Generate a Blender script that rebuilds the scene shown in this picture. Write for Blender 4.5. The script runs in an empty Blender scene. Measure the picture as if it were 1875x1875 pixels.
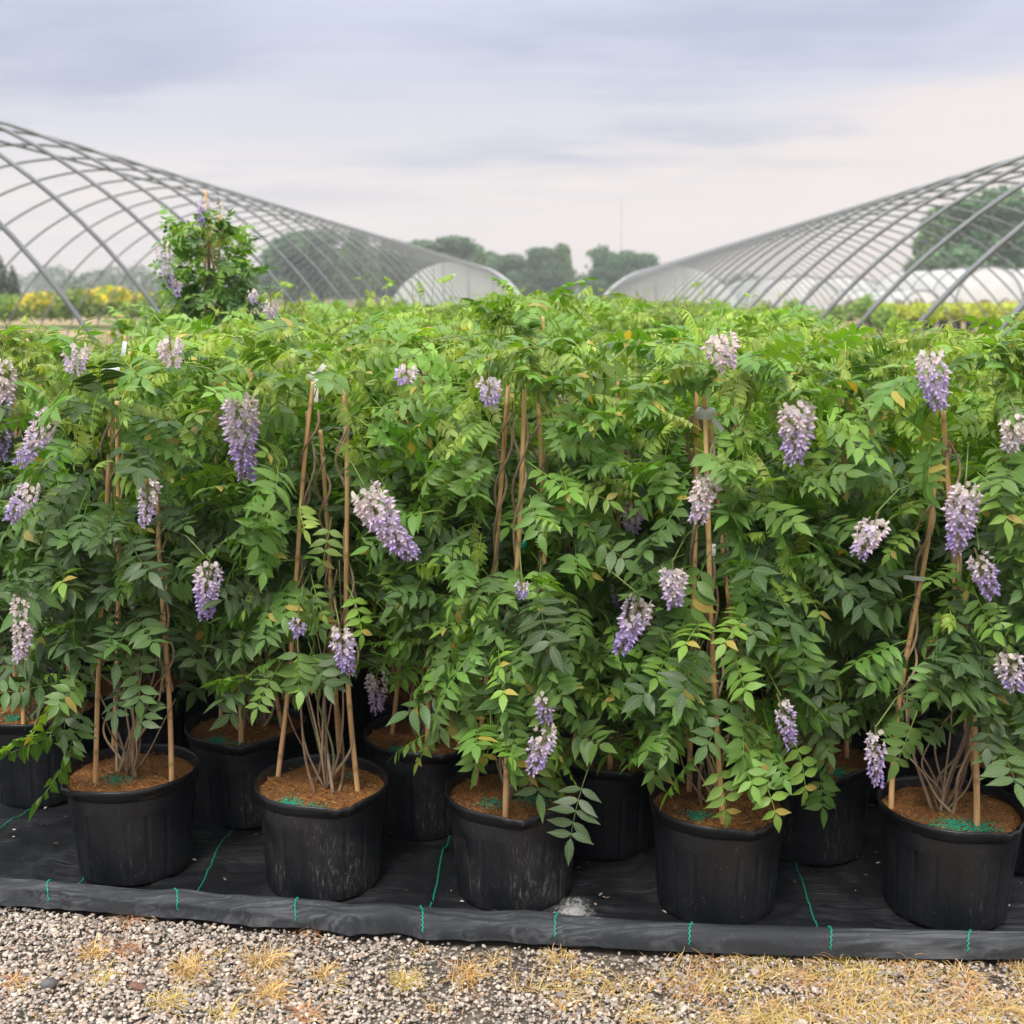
import bpy, math, random
import numpy as np
from mathutils import Vector, Matrix

random.seed(7)
R = np.random.RandomState(11)
PI = math.pi
S = bpy.context.scene
COL = S.collection

# ------------------------------------------------------------------ camera, world, sun, exposure
F = 2250.0                      # focal length in photograph pixels (1875 wide)
PITCH = math.radians(10.14)
CH = 1.31
cam_d = bpy.data.cameras.new("camera")
cam = bpy.data.objects.new("camera", cam_d)
COL.objects.link(cam)
cam.location = (0, 0, CH)
cam.rotation_euler = (PI / 2 - PITCH, 0, 0)
cam_d.sensor_width = 36
cam_d.lens = F / 1875 * 36
cam_d.clip_end = 3000
cam_d.clip_start = 0.05
cam_d.dof.use_dof = True
cam_d.dof.focus_distance = 2.75
cam_d.dof.aperture_fstop = 4.6
S.camera = cam

S.view_settings.view_transform = 'Standard'
S.view_settings.look = 'None'
S.view_settings.exposure = 0.9
S.view_settings.gamma = 1
S.view_settings.use_curve_mapping = False
S.cycles.max_bounces = 8
S.cycles.diffuse_bounces = 3
S.cycles.glossy_bounces = 2
S.cycles.transmission_bounces = 4
S.cycles.transparent_max_bounces = 12
S.cycles.volume_bounces = 0
S.cycles.caustics_reflective = False
S.cycles.caustics_refractive = False
S.cycles.sample_clamp_indirect = 4

SUN_EL, SUN_AZ = math.radians(52), math.radians(200)   # from behind the camera, a little to the left


class NT:
    """tiny node-tree helper"""
    def __init__(s, tree):
        s.t = tree
        tree.nodes.clear()

    def n(s, typ, ins=None, **kw):
        nd = s.t.nodes.new(typ)
        for k, v in kw.items():
            setattr(nd, k, v)
        for k, v in (ins or {}).items():
            sock = nd.inputs[k]
            if isinstance(v, bpy.types.NodeSocket):
                s.t.links.new(v, sock)
            else:
                sock.default_value = v
        return nd

    def math(s, op, a, b=0.0, clamp=False):
        return s.n('ShaderNodeMath', {0: a, 1: b}, operation=op, use_clamp=clamp).outputs[0]

    def mix(s, f, a, b, blend='MIX'):
        nd = s.n('ShaderNodeMix', data_type='RGBA', blend_type=blend)
        for i, v in ((0, f), (6, a), (7, b)):
            if isinstance(v, bpy.types.NodeSocket):
                s.t.links.new(v, nd.inputs[i])
            else:
                if i > 0 and len(v) == 3:
                    v = (*v, 1)
                nd.inputs[i].default_value = v
        return nd.outputs[2]

    def ramp(s, f, stops, interp='LINEAR'):
        nd = s.n('ShaderNodeValToRGB', {0: f})
        cr = nd.color_ramp
        cr.interpolation = interp
        while len(cr.elements) < len(stops):
            cr.elements.new(0.5)
        for e, (p, c) in zip(cr.elements, stops):
            e.position = p
            e.color = (c, c, c, 1) if isinstance(c, (int, float)) else (*c, 1)
        return nd.outputs[0]

    def smooth(s, v, a, b, c=0.0, d=1.0):
        nd = s.n('ShaderNodeMapRange', interpolation_type='SMOOTHSTEP')
        for i, x in enumerate((v, a, b, c, d)):
            if isinstance(x, bpy.types.NodeSocket):
                s.t.links.new(x, nd.inputs[i])
            else:
                nd.inputs[i].default_value = x
        return nd.outputs[0]


W = bpy.data.worlds.new("World")
S.world = W
W.use_nodes = True
w = NT(W.node_tree)
geo = w.n('ShaderNodeTexCoord').outputs['Generated']
sep = w.n('ShaderNodeSeparateXYZ', {0: geo})
X_, Y_, Z_ = sep.outputs
sky = w.n('ShaderNodeTexSky', sky_type='NISHITA', sun_disc=False)
sky.sun_elevation = SUN_EL
sky.sun_rotation = SUN_AZ
sky.air_density = 1.0
sky.dust_density = 3.0
zc = w.math('MAXIMUM', Z_, 0.0)
den = w.math('ADD', zc, 0.075)
cp = w.n('ShaderNodeCombineXYZ', {0: w.math('DIVIDE', X_, den), 1: w.math('DIVIDE', Y_, den), 2: 3.3}).outputs[0]
cn1 = w.n('ShaderNodeTexNoise', {'Vector': cp, 'Scale': 0.34, 'Detail': 5.0, 'Roughness': 0.52, 'Distortion': 0.35}).outputs[0]
cn2 = w.n('ShaderNodeTexNoise', {'Vector': cp, 'Scale': 0.95, 'Detail': 5.0, 'Roughness': 0.55, 'Distortion': 0.2}).outputs[0]
cn = w.math('ADD', w.math('MULTIPLY', cn1, 0.72), w.math('MULTIPLY', cn2, 0.28))
sv = w.n('ShaderNodeMapping', {'Vector': cp, 'Rotation': (0, 0, 0.35), 'Scale': (0.5, 1.9, 1.0)}).outputs[0]
cn3 = w.n('ShaderNodeTexNoise', {'Vector': sv, 'Scale': 1.5, 'Detail': 6.0, 'Roughness': 0.62, 'Distortion': 0.4}).outputs[0]
cn = w.math('ADD', w.math('MULTIPLY', cn, 0.80), w.math('MULTIPLY', cn3, 0.20))
cl = w.smooth(cn, 0.45, 0.57)
edge_ = w.math('ADD', w.math('MULTIPLY', w.math('DIVIDE', X_, w.math('MAXIMUM', Y_, 0.25)), 0.115), 0.084)
edge_ = w.math('ADD', edge_, w.math('MULTIPLY', w.math('SUBTRACT', cn, 0.5), 0.28))
low_clear = w.smooth(w.math('SUBTRACT', edge_, zc), -0.028, 0.022)          # edge of the darker cloud deck
band_lo = w.ramp(zc, [(0.0, (0.56, 0.515, 0.50)), (0.06, (0.53, 0.49, 0.49)), (0.09, (0.37, 0.375, 0.435)), (0.17, (0.285, 0.315, 0.42)), (0.4, (0.35, 0.37, 0.42)), (1.0, (0.40, 0.40, 0.41))])
band_hi = w.ramp(zc, [(0.0, (0.57, 0.52, 0.50)), (0.08, (0.585, 0.535, 0.515)), (0.12, (0.46, 0.455, 0.50)), (0.2, (0.39, 0.415, 0.51)), (0.4, (0.43, 0.44, 0.48)), (1.0, (0.46, 0.46, 0.46))])
cc = w.mix(cl, band_lo, band_hi)
warm_x = w.smooth(w.math('DIVIDE', X_, w.math('MAXIMUM', Y_, 0.2)), -0.25, 0.45)     # the thin cloud towards the right lets more light through
cc = w.mix(w.math('MULTIPLY', low_clear, w.math('ADD', w.math('MULTIPLY', warm_x, 0.5), 0.4)), cc, (0.60, 0.525, 0.49))
# overcast luminance grows smoothly towards the zenith (CIE overcast law) above the band in view
lum = w.smooth(zc, 0.16, 0.9, 1.0, 3.8)
cc = w.mix(1.0, cc, w.n('ShaderNodeCombineXYZ', {0: lum, 1: lum, 2: lum}).outputs[0], 'MULTIPLY')
below = w.smooth(Z_, -0.02, 0.0)
cc = w.mix(below, (0.25, 0.24, 0.2), cc)
b1 = w.n('ShaderNodeBackground', {0: sky.outputs[0], 1: 0.10})
b2 = w.n('ShaderNodeBackground', {0: cc, 1: 0.86})
mx = w.n('ShaderNodeMixShader', {0: 0.94, 1: b1.outputs[0], 2: b2.outputs[0]})
w.n('ShaderNodeOutputWorld', {0: mx.outputs[0]})

sd = bpy.data.lights.new("sun", 'SUN')
sd.energy = 1.5
sd.angle = math.radians(14)
sd.color = (1, 0.95, 0.88)
sun = bpy.data.objects.new("sun", sd)
COL.objects.link(sun)
sdir = Vector((math.sin(SUN_AZ) * math.cos(SUN_EL), math.cos(SUN_AZ) * math.cos(SUN_EL), math.sin(SUN_EL)))
sun.rotation_euler = sdir.to_track_quat('Z', 'Y').to_euler()
sun.location = (0, -5, 8)

# ------------------------------------------------------------------ photograph pixel <-> place
FWD = Vector((0, math.cos(PITCH), -math.sin(PITCH)))
UP = Vector((0, math.sin(PITCH), math.cos(PITCH)))


def ray(px, py):
    return Vector((1, 0, 0)) * ((px - 937.5) / F) - UP * ((py - 937.5) / F) + FWD


def P(px, py, d):
    r = ray(px, py)
    return Vector((0, 0, CH)) + r * (d / r.y)


def G(px, py, z=0.0):
    r = ray(px, py)
    return Vector((0, 0, CH)) + r * ((z - CH) / r.z)


def proj(p):
    q = Vector(p) - Vector((0, 0, CH))
    z = q.dot(FWD)
    return 937.5 + F * q.x / z, 937.5 - F * q.dot(UP) / z, z


# ------------------------------------------------------------------ mesh helpers
def lk(o, parent=None):
    COL.objects.link(o)
    if parent is not None:
        o.parent = parent
    return o


def mesh_np(name, V, F3, mat, col=None, luv=None, smooth=True):
    V = np.asarray(V, np.float32)
    F3 = np.asarray(F3, np.int32)
    k = F3.shape[1]
    me = bpy.data.meshes.new(name)
    me.vertices.add(len(V))
    me.vertices.foreach_set('co', V.ravel())
    me.loops.add(F3.size)
    me.loops.foreach_set('vertex_index', F3.ravel())
    me.polygons.add(len(F3))
    me.polygons.foreach_set('loop_start', np.arange(0, F3.size, k, dtype=np.int32))
    me.polygons.foreach_set('loop_total', np.full(len(F3), k, np.int32))
    me.polygons.foreach_set('use_smooth', np.full(len(F3), smooth, bool))
    if col is not None:
        a = me.attributes.new('col', 'FLOAT_COLOR', 'POINT')
        c = np.ones((len(V), 4), np.float32)
        c[:, :3] = col
        a.data.foreach_set('color', c.ravel())
    if luv is not None:
        a = me.attributes.new('luv', 'FLOAT_VECTOR', 'POINT')
        c = np.zeros((len(V), 3), np.float32)
        c[:, :2] = luv
        a.data.foreach_set('vector', c.ravel())
    me.update(calc_edges=True)
    me.validate()
    if mat:
        me.materials.append(mat)
    return me


class Acc:
    """accumulates pieces into one mesh"""
    def __init__(s):
        s.V, s.F, s.C, s.U, s.n = [], [], [], [], 0

    def add(s, V, Fc, col=(1, 1, 1), luv=None):
        V = np.asarray(V, np.float32).reshape(-1, 3)
        s.V.append(V)
        s.F.append(np.asarray(Fc, np.int32) + s.n)
        c = np.asarray(col, np.float32)
        s.C.append(np.tile(c, (len(V), 1)) if c.ndim == 1 else c)
        s.U.append(np.full((len(V), 2), 5.0, np.float32) if luv is None else np.asarray(luv, np.float32))
        s.n += len(V)

    def arrays(s):
        return np.concatenate(s.V), np.concatenate(s.F), np.concatenate(s.C), np.concatenate(s.U)

    def mesh(s, name, mat, smooth=True):
        V, Fc, C, U = s.arrays()
        return mesh_np(name, V, Fc, mat, C, U, smooth)


def obj(name, me, parent=None, loc=None):
    o = bpy.data.objects.new(name, me)
    lk(o, parent)
    if loc is not None:
        o.location = loc
    return o


def empty(name, loc, label, cat, group=None, rz=0):
    o = bpy.data.objects.new(name, None)
    o.empty_display_size = 0.1
    lk(o)
    o.location = loc
    o.rotation_euler.z = rz
    tag(o, label, cat, group)
    return o


def tag(o, label=None, cat=None, group=None, kind=None):
    for k, v in (('label', label), ('category', cat), ('group', group), ('kind', kind)):
        if v:
            o[k] = v
    return o


def tube(pts, rad, n=8, cap=True):
    """triangle tube along points; rad scalar or list"""
    pts = np.asarray([tuple(p) for p in pts], np.float64)
    m = len(pts)
    rad = np.full(m, rad) if np.isscalar(rad) else np.asarray(rad, float)
    T = np.gradient(pts, axis=0)
    T /= np.linalg.norm(T, axis=1)[:, None] + 1e-12
    up = np.array([0, 0, 1.0]) if abs(T[0, 2]) < 0.9 else np.array([1.0, 0, 0])
    A = np.cross(T[0], up)
    A /= np.linalg.norm(A)
    As = []
    for i in range(m):
        A = A - T[i] * A.dot(T[i])
        A /= np.linalg.norm(A) + 1e-12
        As.append(A.copy())
    As = np.array(As)
    Bs = np.cross(T, As)
    ang = np.arange(n) * 2 * PI / n
    V = pts[:, None] + rad[:, None, None] * (np.cos(ang)[None, :, None] * As[:, None] + np.sin(ang)[None, :, None] * Bs[:, None])
    V = V.reshape(-1, 3)
    Fc = []
    for i in range(m - 1):
        for j in range(n):
            a, b = i * n + j, i * n + (j + 1) % n
            c, d = a + n, b + n
            Fc += [(a, b, d), (a, d, c)]
    if cap:
        V = np.vstack([V, pts[0], pts[-1]])
        k = m * n
        for j in range(n):
            Fc.append((k, (j + 1) % n, j))
            Fc.append((k + 1, (m - 1) * n + j, (m - 1) * n + (j + 1) % n))
    return V, Fc


def lathe(profile, n=64, rfun=None):
    V, Fc = [], []
    m = len(profile)
    for i, (r, z) in enumerate(profile):
        for j in range(n):
            a = 2 * PI * j / n
            rr, zz = rfun(r, z, a, i) if rfun else (r, z)
            V.append((rr * math.cos(a), rr * math.sin(a), zz))
    for i in range(m - 1):
        for j in range(n):
            a, b = i * n + j, i * n + (j + 1) % n
            Fc.append((a, b, b + n, a + n))
    return V, Fc


_T = R.rand(256, 256)


def vnoise(x, y, seed=0):
    x = np.asarray(x, float) + seed * 17.3
    y = np.asarray(y, float) + seed * 7.7
    xi, yi = np.floor(x).astype(int), np.floor(y).astype(int)
    fx, fy = x - xi, y - yi
    fx, fy = fx * fx * (3 - 2 * fx), fy * fy * (3 - 2 * fy)
    g = lambda a, b: _T[a % 256, b % 256]
    return (g(xi, yi) * (1 - fx) * (1 - fy) + g(xi + 1, yi) * fx * (1 - fy) + g(xi, yi + 1) * (1 - fx) * fy + g(xi + 1, yi + 1) * fx * fy) * 2 - 1


# ------------------------------------------------------------------ materials
def mat(name):
    m = bpy.data.materials.new(name)
    m.use_nodes = True
    return m, NT(m.node_tree)


def out(t, sh):
    t.n('ShaderNodeOutputMaterial', {0: sh})


def leaf_material(name, gloss=0.40, trans=0.31, vein=True, vary=0.28):
    m, t = mat(name)
    col = t.n('ShaderNodeAttribute', attribute_name='col').outputs['Color']
    luv = t.n('ShaderNodeAttribute', attribute_name='luv').outputs['Vector']
    sp = t.n('ShaderNodeSeparateXYZ', {0: luv})
    rnd = t.n('ShaderNodeObjectInfo').outputs['Random']
    v = t.math('ADD', 1 - vary, t.math('MULTIPLY', rnd, 2 * vary))
    hs = t.n('ShaderNodeHueSaturation', {'Hue': t.math('ADD', 0.492, t.math('MULTIPLY', rnd, 0.016)), 'Saturation': 1.0, 'Value': v, 'Color': col}).outputs[0]
    pos = t.n('ShaderNodeTexCoord').outputs['Object']
    no = t.n('ShaderNodeTexNoise', {'Vector': pos, 'Scale': 60.0, 'Detail': 2.0}).outputs[0]
    hs = t.mix(t.smooth(no, 0.35, 0.75, 0.0, 0.28), hs, t.mix(1.0, hs, (0.62, 0.66, 0.6), 'MULTIPLY'))
    h = None
    if vein:
        ax = t.math('ABSOLUTE', sp.outputs[0])
        inleaf = t.math('LESS_THAN', ax, 1.5)
        mid = t.math('MULTIPLY', t.smooth(ax, 0.03, 0.10, 1.0, 0.0), inleaf)
        ph = t.math('SUBTRACT', t.math('MULTIPLY', sp.outputs[1], 44.0), t.math('MULTIPLY', ax, 7.0))
        sv = t.math('MULTIPLY', t.smooth(t.math('SINE', ph), 0.70, 1.0), inleaf)
        hs = t.mix(t.math('MULTIPLY', mid, 0.45), hs, t.mix(0.5, hs, (0.42, 0.5, 0.22)))
        hs = t.mix(t.math('MULTIPLY', sv, 0.13), hs, (0.35, 0.45, 0.2))
        h = t.math('SUBTRACT', t.math('MULTIPLY', no, 0.3), t.math('ADD', mid, t.math('MULTIPLY', sv, 0.5)))
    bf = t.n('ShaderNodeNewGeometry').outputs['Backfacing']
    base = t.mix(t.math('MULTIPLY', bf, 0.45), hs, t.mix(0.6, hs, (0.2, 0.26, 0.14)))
    bs = t.n('ShaderNodeBsdfPrincipled', {'Base Color': base, 'Roughness': gloss, 'Specular IOR Level': 0.38})
    if h is not None:
        t.t.links.new(t.n('ShaderNodeBump', {'Height': h, 'Strength': 0.35, 'Distance': 0.0012}).outputs[0], bs.inputs['Normal'])
    tc = t.mix(1.0, hs, (1.5, 1.45, 0.55), 'MULTIPLY')
    tr = t.n('ShaderNodeBsdfTranslucent', {0: tc})
    out(t, t.n('ShaderNodeMixShader', {0: trans, 1: bs.outputs[0], 2: tr.outputs[0]}).outputs[0])
    return m


M_LEAF = leaf_material('wisteria_leaf')
M_FAR = leaf_material('tree_leaf', gloss=0.7, trans=0.2, vein=False, vary=0.15)


def petal_material():
    m, t = mat('petal')
    col = t.n('ShaderNodeAttribute', attribute_name='col').outputs['Color']
    bs = t.n('ShaderNodeBsdfPrincipled', {'Base Color': col, 'Roughness': 0.6, 'Specular IOR Level': 0.25})
    tr = t.n('ShaderNodeBsdfTranslucent', {0: col})
    out(t, t.n('ShaderNodeMixShader', {0: 0.35, 1: bs.outputs[0], 2: tr.outputs[0]}).outputs[0])
    return m


M_PETAL = petal_material()


def attr_material(name, rough=0.8, noise=0.0, nscale=200.0, bump=0.0, spec=0.3):
    m, t = mat(name)
    col = t.n('ShaderNodeAttribute', attribute_name='col').outputs['Color']
    pos = t.n('ShaderNodeTexCoord').outputs['Object']
    no = t.n('ShaderNodeTexNoise', {'Vector': pos, 'Scale': nscale, 'Detail': 4.0, 'Roughness': 0.65}).outputs[0]
    c = t.mix(t.smooth(no, 0.3, 0.7, 0.0, noise), col, t.mix(1.0, col, (0.4, 0.38, 0.36), 'MULTIPLY'))
    bs = t.n('ShaderNodeBsdfPrincipled', {'Base Color': c, 'Roughness': rough, 'Specular IOR Level': spec})
    if bump:
        t.t.links.new(t.n('ShaderNodeBump', {'Height': no, 'Strength': bump, 'Distance': 0.003}).outputs[0], bs.inputs['Normal'])
    out(t, bs.outputs[0])
    return m


M_STONE = attr_material('stone', 0.85, 0.45, 160.0, 0.5)
M_DRY = attr_material('dry_stalk', 0.75, 0.35, 90.0)
M_BARK = attr_material('vine_bark', 0.8, 0.5, 120.0, 0.5)
M_FIBRE = attr_material('mulch_fibre', 0.9, 0.5, 300.0)


def bamboo_material():
    m, t = mat('bamboo')
    tc = t.n('ShaderNodeTexCoord').outputs['Object']
    rnd = t.n('ShaderNodeObjectInfo').outputs['Random']
    col = t.n('ShaderNodeAttribute', attribute_name='col').outputs['Color']
    mp = t.n('ShaderNodeMapping', {'Vector': tc, 'Scale': (90, 90, 7), 'Location': t.n('ShaderNodeCombineXYZ', {0: rnd, 1: rnd, 2: t.math('MULTIPLY', rnd, 40.0)}).outputs[0]}).outputs[0]
    no = t.n('ShaderNodeTexNoise', {'Vector': mp, 'Scale': 1.0, 'Detail': 4.0, 'Roughness': 0.6}).outputs[0]
    c = t.ramp(no, [(0.25, (0.34, 0.18, 0.08)), (0.38, (0.60, 0.37, 0.19)), (0.52, (0.76, 0.52, 0.28)), (0.8, (0.80, 0.62, 0.40))])
    c = t.mix(1.0, c, col, 'MULTIPLY')
    c = t.mix(1.0, c, (1.0, 0.90, 0.76), 'MULTIPLY')
    bs = t.n('ShaderNodeBsdfPrincipled', {'Base Color': c, 'Roughness': 0.5})
    t.t.links.new(t.n('ShaderNodeBump', {'Height': no, 'Strength': 0.3, 'Distance': 0.001}).outputs[0], bs.inputs['Normal'])
    out(t, bs.outputs[0])
    return m


M_BAMBOO = bamboo_material()


def pot_material(name, dust):
    m, t = mat(name)
    tc = t.n('ShaderNodeTexCoord').outputs['Object']
    rnd = t.n('ShaderNodeObjectInfo').outputs['Random']
    off = t.n('ShaderNodeCombineXYZ', {0: t.math('MULTIPLY', rnd, 9.0), 1: rnd, 2: rnd}).outputs[0]
    mp = t.n('ShaderNodeMapping', {'Vector': tc, 'Scale': (150, 150, 22), 'Location': off}).outputs[0]
    n1 = t.n('ShaderNodeTexNoise', {'Vector': mp, 'Scale': 1.6, 'Detail': 6.0, 'Roughness': 0.72}).outputs[0]
    n2 = t.n('ShaderNodeTexNoise', {'Vector': tc, 'Scale': 9.0, 'Detail': 3.0}).outputs[0]
    n3 = t.n('ShaderNodeTexNoise', {'Vector': tc, 'Scale': 230.0, 'Detail': 1.0}).outputs[0]
    z = t.n('ShaderNodeSeparateXYZ', {0: tc}).outputs[2]
    low = t.smooth(z, 0.0, 0.24, 1.0, 0.25)
    streak = t.math('MULTIPLY', t.smooth(n1, 0.52, 0.68), t.smooth(n2, 0.42, 0.62))
    streak = t.math('MULTIPLY', t.math('MULTIPLY', streak, low), dust)
    fl = t.math('MULTIPLY', t.smooth(n3, 0.735, 0.76), 0.8)
    f = t.math('MAXIMUM', streak, fl)
    film = t.math('MULTIPLY', t.smooth(n2, 0.3, 0.7), 0.25 + dust * 0.5)
    c = t.mix(film, (0.0065, 0.0076, 0.0100), (0.022, 0.0235, 0.027))
    c = t.mix(f, c, (0.17, 0.15, 0.12))
    bs = t.n('ShaderNodeBsdfPrincipled', {'Base Color': c, 'Roughness': t.math('ADD', 0.36, t.math('MULTIPLY', f, 0.4)), 'Specular IOR Level': 0.4})
    t.t.links.new(t.n('ShaderNodeBump', {'Height': n1, 'Strength': 0.15, 'Distance': 0.001}).outputs[0], bs.inputs['Normal'])
    out(t, bs.outputs[0])
    return m


M_POT = pot_material('black_pot_plastic', 0.25)
M_POTD = pot_material('dusty_pot_plastic', 1.0)


def soil_material():
    m, t = mat('mulch')
    tc = t.n('ShaderNodeTexCoord').outputs['Object']
    n1 = t.n('ShaderNodeTexNoise', {'Vector': tc, 'Scale': 190.0, 'Detail': 6.0, 'Roughness': 0.75}).outputs[0]
    n2 = t.n('ShaderNodeTexNoise', {'Vector': tc, 'Scale': 14.0, 'Detail': 3.0}).outputs[0]
    c = t.ramp(n1, [(0.3, (0.05, 0.02, 0.007)), (0.44, (0.20, 0.075, 0.018)), (0.57, (0.46, 0.19, 0.04)), (0.75, (0.66, 0.35, 0.10))])
    c = t.mix(t.smooth(n2, 0.4, 0.7, 0.0, 0.5), c, (0.09, 0.045, 0.02))
    bs = t.n('ShaderNodeBsdfPrincipled', {'Base Color': c, 'Roughness': 0.95})
    t.t.links.new(t.n('ShaderNodeBump', {'Height': n1, 'Strength': 1.0, 'Distance': 0.005}).outputs[0], bs.inputs['Normal'])
    out(t, bs.outputs[0])
    return m


M_SOIL = soil_material()


def flat_material(name, c, rough=0.5, metal=0.0, noise=0.0, nscale=8.0, c2=None, spec=0.5, bump=0.0):
    m, t = mat(name)
    tc = t.n('ShaderNodeTexCoord').outputs['Object']
    no = t.n('ShaderNodeTexNoise', {'Vector': tc, 'Scale': nscale, 'Detail': 4.0}).outputs[0]
    cc_ = t.mix(t.smooth(no, 0.35, 0.65, 0.0, noise), c, c2 or tuple(x * 0.5 for x in c))
    bs = t.n('ShaderNodeBsdfPrincipled', {'Base Color': cc_, 'Roughness': rough, 'Metallic': metal, 'Specular IOR Level': spec})
    if bump:
        t.t.links.new(t.n('ShaderNodeBump', {'Height': no, 'Strength': bump, 'Distance': 0.01}).outputs[0], bs.inputs['Normal'])
    out(t, bs.outputs[0])
    return m


M_STEEL = flat_material('galvanised_steel', (0.19, 0.20, 0.205), 0.5, 0.2, 0.5, 3.0, (0.11, 0.115, 0.12))
M_TAG = flat_material('white_tag_plastic', (0.72, 0.72, 0.70), 0.5, 0, 0.4, 30.0)
M_GREEN = flat_material('green_stitch_thread', (0.0, 0.42, 0.24), 0.6, 0, 0.3, 90.0)
M_PELLET = flat_material('green_pellet', (0.005, 0.34, 0.19), 0.7, 0, 0.6, 300.0)
M_SHOOT = attr_material('green_shoot', 0.55, 0.2, 80.0)


def cloth_material(name, base, edge):
    m, t = mat(name)
    tc = t.n('ShaderNodeTexCoord').outputs['Object']
    mp = t.n('ShaderNodeMapping', {'Vector': tc, 'Scale': (5, 260, 40), 'Rotation': (0, 0, math.radians(-4))}).outputs[0]
    n1 = t.n('ShaderNodeTexNoise', {'Vector': mp, 'Scale': 1.0, 'Detail': 3.0, 'Roughness': 0.6}).outputs[0]
    n2 = t.n('ShaderNodeTexNoise', {'Vector': tc, 'Scale': 3.2, 'Detail': 6.0, 'Roughness': 0.7}).outputs[0]
    n3 = t.n('ShaderNodeTexNoise', {'Vector': tc, 'Scale': 300.0, 'Detail': 1.0}).outputs[0]
    wv = t.n('ShaderNodeTexWave', {'Vector': tc, 'Scale': 210.0, 'Distortion': 0.3}, bands_direction='X').outputs[0]
    f = t.math('MULTIPLY', t.smooth(n1, 0.38, 0.70), t.smooth(n2, 0.40, 0.64))
    c = t.mix(f, base, edge)  # paler streaks paint in the light caught along creases
    c = t.mix(t.math('MULTIPLY', t.smooth(n3, 0.74, 0.78), 0.5), c, (0.28, 0.26, 0.22))
    # chalky spill
    sp = G(1050, 1668)
    dv = t.n('ShaderNodeVectorMath', {0: tc, 1: (sp.x, sp.y, 0.0)}, operation='SUBTRACT').outputs[0]
    dv = t.n('ShaderNodeVectorMath', {0: dv, 1: (1.0, 0.75, 0.0)}, operation='MULTIPLY').outputs[0]
    ln = t.n('ShaderNodeVectorMath', {0: dv}, operation='LENGTH').outputs['Value']
    n4 = t.n('ShaderNodeTexNoise', {'Vector': tc, 'Scale': 120.0, 'Detail': 5.0, 'Roughness': 0.8}).outputs[0]
    stain = t.smooth(t.math('ADD', ln, t.math('MULTIPLY', n4, 0.16)), 0.085, 0.125, 1.0, 0.0)
    c = t.mix(t.math('MULTIPLY', stain, 0.8), c, (0.5, 0.49, 0.47))
    bs = t.n('ShaderNodeBsdfPrincipled', {'Base Color': c, 'Roughness': 0.66, 'Specular IOR Level': 0.24})
    hh = t.math('ADD', t.math('MULTIPLY', wv, 0.25), n1)
    t.t.links.new(t.n('ShaderNodeBump', {'Height': hh, 'Strength': 0.35, 'Distance': 0.0015}).outputs[0], bs.inputs['Normal'])
    out(t, bs.outputs[0])
    return m


M_CLOTH = cloth_material('woven_ground_cloth', (0.0065, 0.0072, 0.0088), (0.062, 0.065, 0.070))
M_FOLD = cloth_material('woven_cloth_fold', (0.030, 0.033, 0.037), (0.115, 0.12, 0.127))


def ground_material():
    m, t = mat('field_ground')
    tc = t.n('ShaderNodeTexCoord').outputs['Object']
    n1 = t.n('ShaderNodeTexNoise', {'Vector': tc, 'Scale': 0.09, 'Detail': 5.0, 'Roughness': 0.6}).outputs[0]
    n2 = t.n('ShaderNodeTexNoise', {'Vector': tc, 'Scale': 26.0, 'Detail': 6.0, 'Roughness': 0.7}).outputs[0]
    y = t.n('ShaderNodeSeparateXYZ', {0: tc}).outputs[1]
    grass = t.ramp(n2, [(0.3, (0.05, 0.075, 0.02)), (0.6, (0.12, 0.16, 0.04)), (0.8, (0.2, 0.2, 0.07))])
    tan = t.ramp(n2, [(0.3, (0.25, 0.17, 0.09)), (0.7, (0.45, 0.34, 0.2))])
    far = t.mix(t.smooth(n1, 0.46, 0.56), grass, tan)
    dirt = t.ramp(n2, [(0.3, (0.055, 0.042, 0.03)), (0.55, (0.14, 0.115, 0.09)), (0.75, (0.30, 0.26, 0.21))])
    c = t.mix(t.smooth(y, 3.0, 14.0), dirt, far)
    strip = t.math('MULTIPLY', t.smooth(y, 50.0, 53.0), t.smooth(y, 66.0, 72.0, 1.0, 0.0))
    c = t.mix(t.math('MULTIPLY', strip, 0.85), c, tan)
    bs = t.n('ShaderNodeBsdfPrincipled', {'Base Color': c, 'Roughness': 0.95, 'Specular IOR Level': 0.2})
    t.t.links.new(t.n('ShaderNodeBump', {'Height': n2, 'Strength': 0.6, 'Distance': 0.01}).outputs[0], bs.inputs['Normal'])
    out(t, bs.outputs[0])
    return m


M_GROUND = ground_material()


def film_material():
    m, t = mat('greenhouse_film')
    tc = t.n('ShaderNodeTexCoord').outputs['Object']
    no = t.n('ShaderNodeTexNoise', {'Vector': tc, 'Scale': 0.7, 'Detail': 5.0, 'Distortion': 1.0}).outputs[0]
    c = t.ramp(no, [(0.3, (0.82, 0.83, 0.82)), (0.65, (0.93, 0.93, 0.92))])
    bs = t.n('ShaderNodeBsdfPrincipled', {'Base Color': c, 'Roughness': 0.4})
    tl = t.n('ShaderNodeBsdfTranslucent', {0: c})
    tp = t.n('ShaderNodeBsdfTransparent')
    a = t.n('ShaderNodeMixShader', {0: 0.55, 1: bs.outputs[0], 2: tl.outputs[0]})
    out(t, t.n('ShaderNodeMixShader', {0: 0.12, 1: a.outputs[0], 2: tp.outputs[0]}).outputs[0])
    return m


M_FILM = film_material()

# ------------------------------------------------------------------ the setting: ground and cloth
V, Q = [], []
me = mesh_np('ground', [(-420, -16, -0.03), (420, -16, -0.03), (420, 460, -0.03), (-420, 460, -0.03)], [(0, 1, 2, 3)], M_GROUND)
tag(obj('ground', me), kind='structure')

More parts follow.
